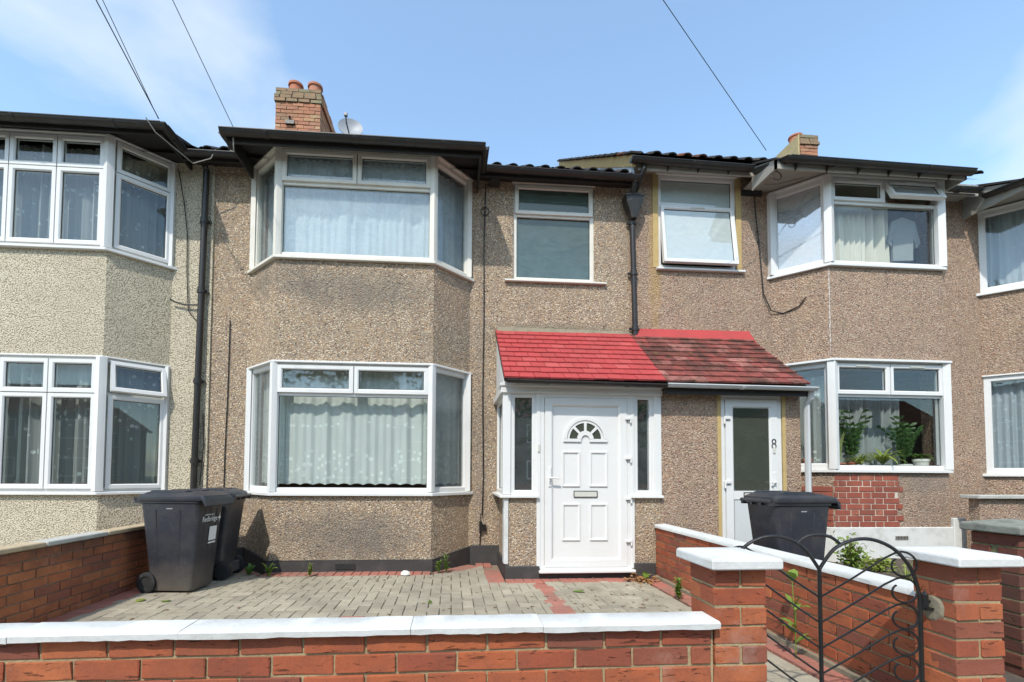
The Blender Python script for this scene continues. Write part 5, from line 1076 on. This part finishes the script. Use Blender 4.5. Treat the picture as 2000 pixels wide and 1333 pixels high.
weed('upright green weed at the foot of the side wall right of the door', 5.20, -1.85, 0, 8, .18, 'leaf_weed', .012, .5, 6, 'stem')
weed('low weed clump in red paving seen through the iron gate', 4.66, -3.1, 0, 10, .07, 'leaf_weed', .02, 1.4, 7)
weed('tall trailing weed with broad leaves growing up behind the gate', 5.26, -3.25, 0, 2, .45, 'leaf_weed', .026, .4, 8, 'tall')
weed('small seedling on the paving near the front coping', 2.9, -1.9, 0, 5, .04, 'leaf_weed', .012, 1.3, 9)
bush('leafy bush growing at the white plinth right of the far bin', 7.62, -1.10, .08, .17, .40, 380, 'leaf_weed', .030, 10)
bush('yellowing clump of leaves at the foot of the bush by the white plinth', 7.88, -1.15, .08, .22, .14, 200, 'leaf_yellow', .035, 11)
weed('strappy grass tuft in the bare soil behind the gate', 7.05, -2.3, .06, 40, .30, 'leaf_yellow', .007, 1.2, 12, 'leafy', 'grass tuft')
weed('grass tuft in the soil close to the right gate pier', 6.55, -2.9, .04, 30, .24, 'leaf_yellow', .007, 1.2, 13, 'leafy', 'grass tuft')
dl = MB(); rr = random.Random(5)
for k in range(90):
    vs, fs = leaf_mesh(rr.uniform(.04, .08), rr.uniform(.008, .018), rr.uniform(.2, 1.2), .5, seg=3); dl.M = T(5.14 + rr.gauss(0, .09), -1.15 + rr.gauss(0, .06), .005 + abs(rr.gauss(0, .022)), rr.uniform(0, 6.3), rr.uniform(-.5, .5), rr.uniform(.9, 1.7)); dl.add(vs, fs)
tag(tag(dl.build('dry_leaves', 'leaf_dry'), 'heap of dry brown leaves in the corner right of the white door', 'dry leaves'), kind='stuff')
weed('green sprig on top of the dry leaf heap', 5.20, -1.13, .02, 7, .09, 'leaf_weed', .022, 1.3, 15)
for k, (x, y, lb_) in enumerate(((4.28, -1.55, 'single green leaf lying on the grey paving in front of the door'), (.55, -1.72, 'small yellow-green leaf on the red edging beside the front bin'), (.32, -1.62, 'curled pale leaf on the red edging by the bin wheel'))):
    vs, fs = leaf_mesh(.12 if k == 0 else .08, .04, .5, .3); tag(MB(T(x, y, .012, k * 2.1, 0, 1.45)).add(vs, fs).build('fallen_leaf', 'leaf_weed' if k < 2 else 'leaf_yellow', None, smooth=True), lb_, 'leaf', 'fallen leaves')
sr = random.Random(9); me = MB().loft([[((.055 * s_ + sr.uniform(-.006, .006)) * math.cos(2 * PI * q / 9), (.035 * s_ + sr.uniform(-.005, .005)) * math.sin(2 * PI * q / 9), z) for q in range(9)] for z, s_ in ((0, .7), (.015, 1), (.04, .85), (.058, .4))]).build('stone', 'pot_white', None, world=T(2.56, -.73, 0), smooth=True); tag(me, 'pale lump of stone on the red edging in front of the bay', 'stone')
deb = MB(); rr = random.Random(11)
for k in range(150):
    x, y, s_ = rr.uniform(.2, 5.2), rr.uniform(-2.4, -.6), rr.uniform(.003, .010)
    if in_house(x, y - .05): continue
    if rr.random() < .5: x = min(5.2, max(.2, rr.gauss(4.7, .5))); y = rr.gauss(-1.8, .35)
    deb.M = T(x, y, .002, rr.uniform(0, 6)); deb.box(-s_ * 1.6, s_ * 1.6, -s_, s_, 0, s_ * .5)
tag(tag(deb.build('litter', 'timber'), 'scattered specks of dirt and moss on the block paving', 'debris'), kind='stuff')
def wire(label, a, b, sag=.15, r=.006):
    a, b = Vector(a), Vector(b); pts = [a.lerp(b, k / 24) - Vector((0, 0, sag * 4 * (k / 24) * (1 - k / 24))) for k in range(25)]
    tag(MB().tube(pts, r, 5).build('overhead_wire', 'cable_black', None, smooth=True), label, 'wire', 'overhead telephone wires')
wire('thicker left-hand overhead wire rising from the cream house gutter', (-0.22, -0.8, 5.1), (-0.972, -8.78, 9.85), .0, 0.0055)
wire('thin overhead wire rising just right of the thicker one from the cream house', (-0.225, -0.8, 5.1), (-0.35, -8.78, 9.85), .0, 0.0038)
wire('single overhead wire rising from the left end of the middle house gutter', (0.579, -0.8, 5.06), (-0.854, -8.78, 9.886), .0, 0.0038)
wire('single overhead wire rising leftwards from the gutter of the house numbered 8', (6.93, -0.77, 5.19), (-6.579, -8.807, 9.769), .0, 0.0038)
# ================================================================== across the street, seen only in the panes
def crown(seed, n=2600, rx=2.6, rz=2.6):
    rr = random.Random(seed); mb = MB(); cl = [(rr.gauss(0, .5) * rx, rr.gauss(0, .5) * rx, rr.gauss(0, .45) * rz, rr.uniform(.5, 1.1)) for _ in range(26)]
    for k in range(n):
        cx_, cy_, cz_, cr = rr.choice(cl); v = Vector((rr.gauss(0, 1), rr.gauss(0, 1), rr.gauss(0, 1))).normalized() * cr * rr.uniform(.7, 1.05); s_ = rr.uniform(.10, .22)
        mb.M = T(cx_ + v.x, cy_ + v.y, cz_ + v.z, rr.uniform(0, 6.3), rr.uniform(-1, 1), rr.uniform(-1, 1)); mb.add([(-s_, 0, 0), (0, -s_ * .5, 0), (s_, 0, 0), (0, s_ * .5, .03)], [(0, 1, 2, 3)])
    return mb
cms = []
for sd in (1, 2):
    me = crown(sd).mesh('crown'); me.materials.append(M['leaf_tree']); cms.append(me)
trm = MB().tube([(0, 0, -.3), (.05, 0, 1.5), (0, .1, 3.4), (.2, .1, 5.2)], [.24, .2, .15, .06], 9).tube([(0, .05, 2.8), (.8, .3, 4.2), (1.4, .4, 5.0)], [.1, .07, .03], 7).tube([(0, .05, 3.0), (-.8, -.3, 4.4), (-1.3, -.2, 5.4)], [.1, .07, .03], 7).mesh('trunk'); trm.materials.append(M['timber'])
for k, (x, y, s_) in enumerate(((-8.5, -20.5, 1.25), (-2.0, -21.5, 1.4), (4.2, -20.3, 1.1), (10.5, -21.0, 1.35), (17.5, -20.8, 1.2))):
    t_ = thing('street_tree', ('leafy street tree reflected in the panes of the cream house', 'tall tree across the road reflected in the upper bay panes', 'tree across the road reflected in the dark landing window', 'broad tree reflected in the panes of the house numbered 8', 'tree reflected in the panes at the right edge')[k], 'tree', (x, y, -.36), k, 'street trees across the road')
    inst('trunk', trm, t_, T(x, y, -.36, k) @ Matrix.Scale(s_, 4)); inst('crown', cms[k % 2], t_, T(x, y, -.36 + 5.0 * s_, k * 1.3) @ Matrix.Scale(s_, 4))
ot = thing('terraced_house', 'brick terrace across the road reflected in the porch side pane', 'house', (3, -27, -.36), 0)
MB().box(-30, 40, -33, -27, -.4, 5.0).build('wall', 'brick_old', ot); MB().extrude([(-33.4, 5.0), (-26.6, 5.0), (-30, 7.4)], -30.4, 40.4).build('roof', 'tile_dark', ot)
for k in range(15):
    for z in (.8, 3.3): f_ = MB().box(-27 + k * 4.4, -25.2 + k * 4.4, -27, -26.94, z, z + 1.3).build('window', 'upvc', ot); MB().box(-26.9 + k * 4.4, -25.3 + k * 4.4, -26.945, -26.92, z + .1, z + 1.2).build('pane', 'shadow_gap', f_)
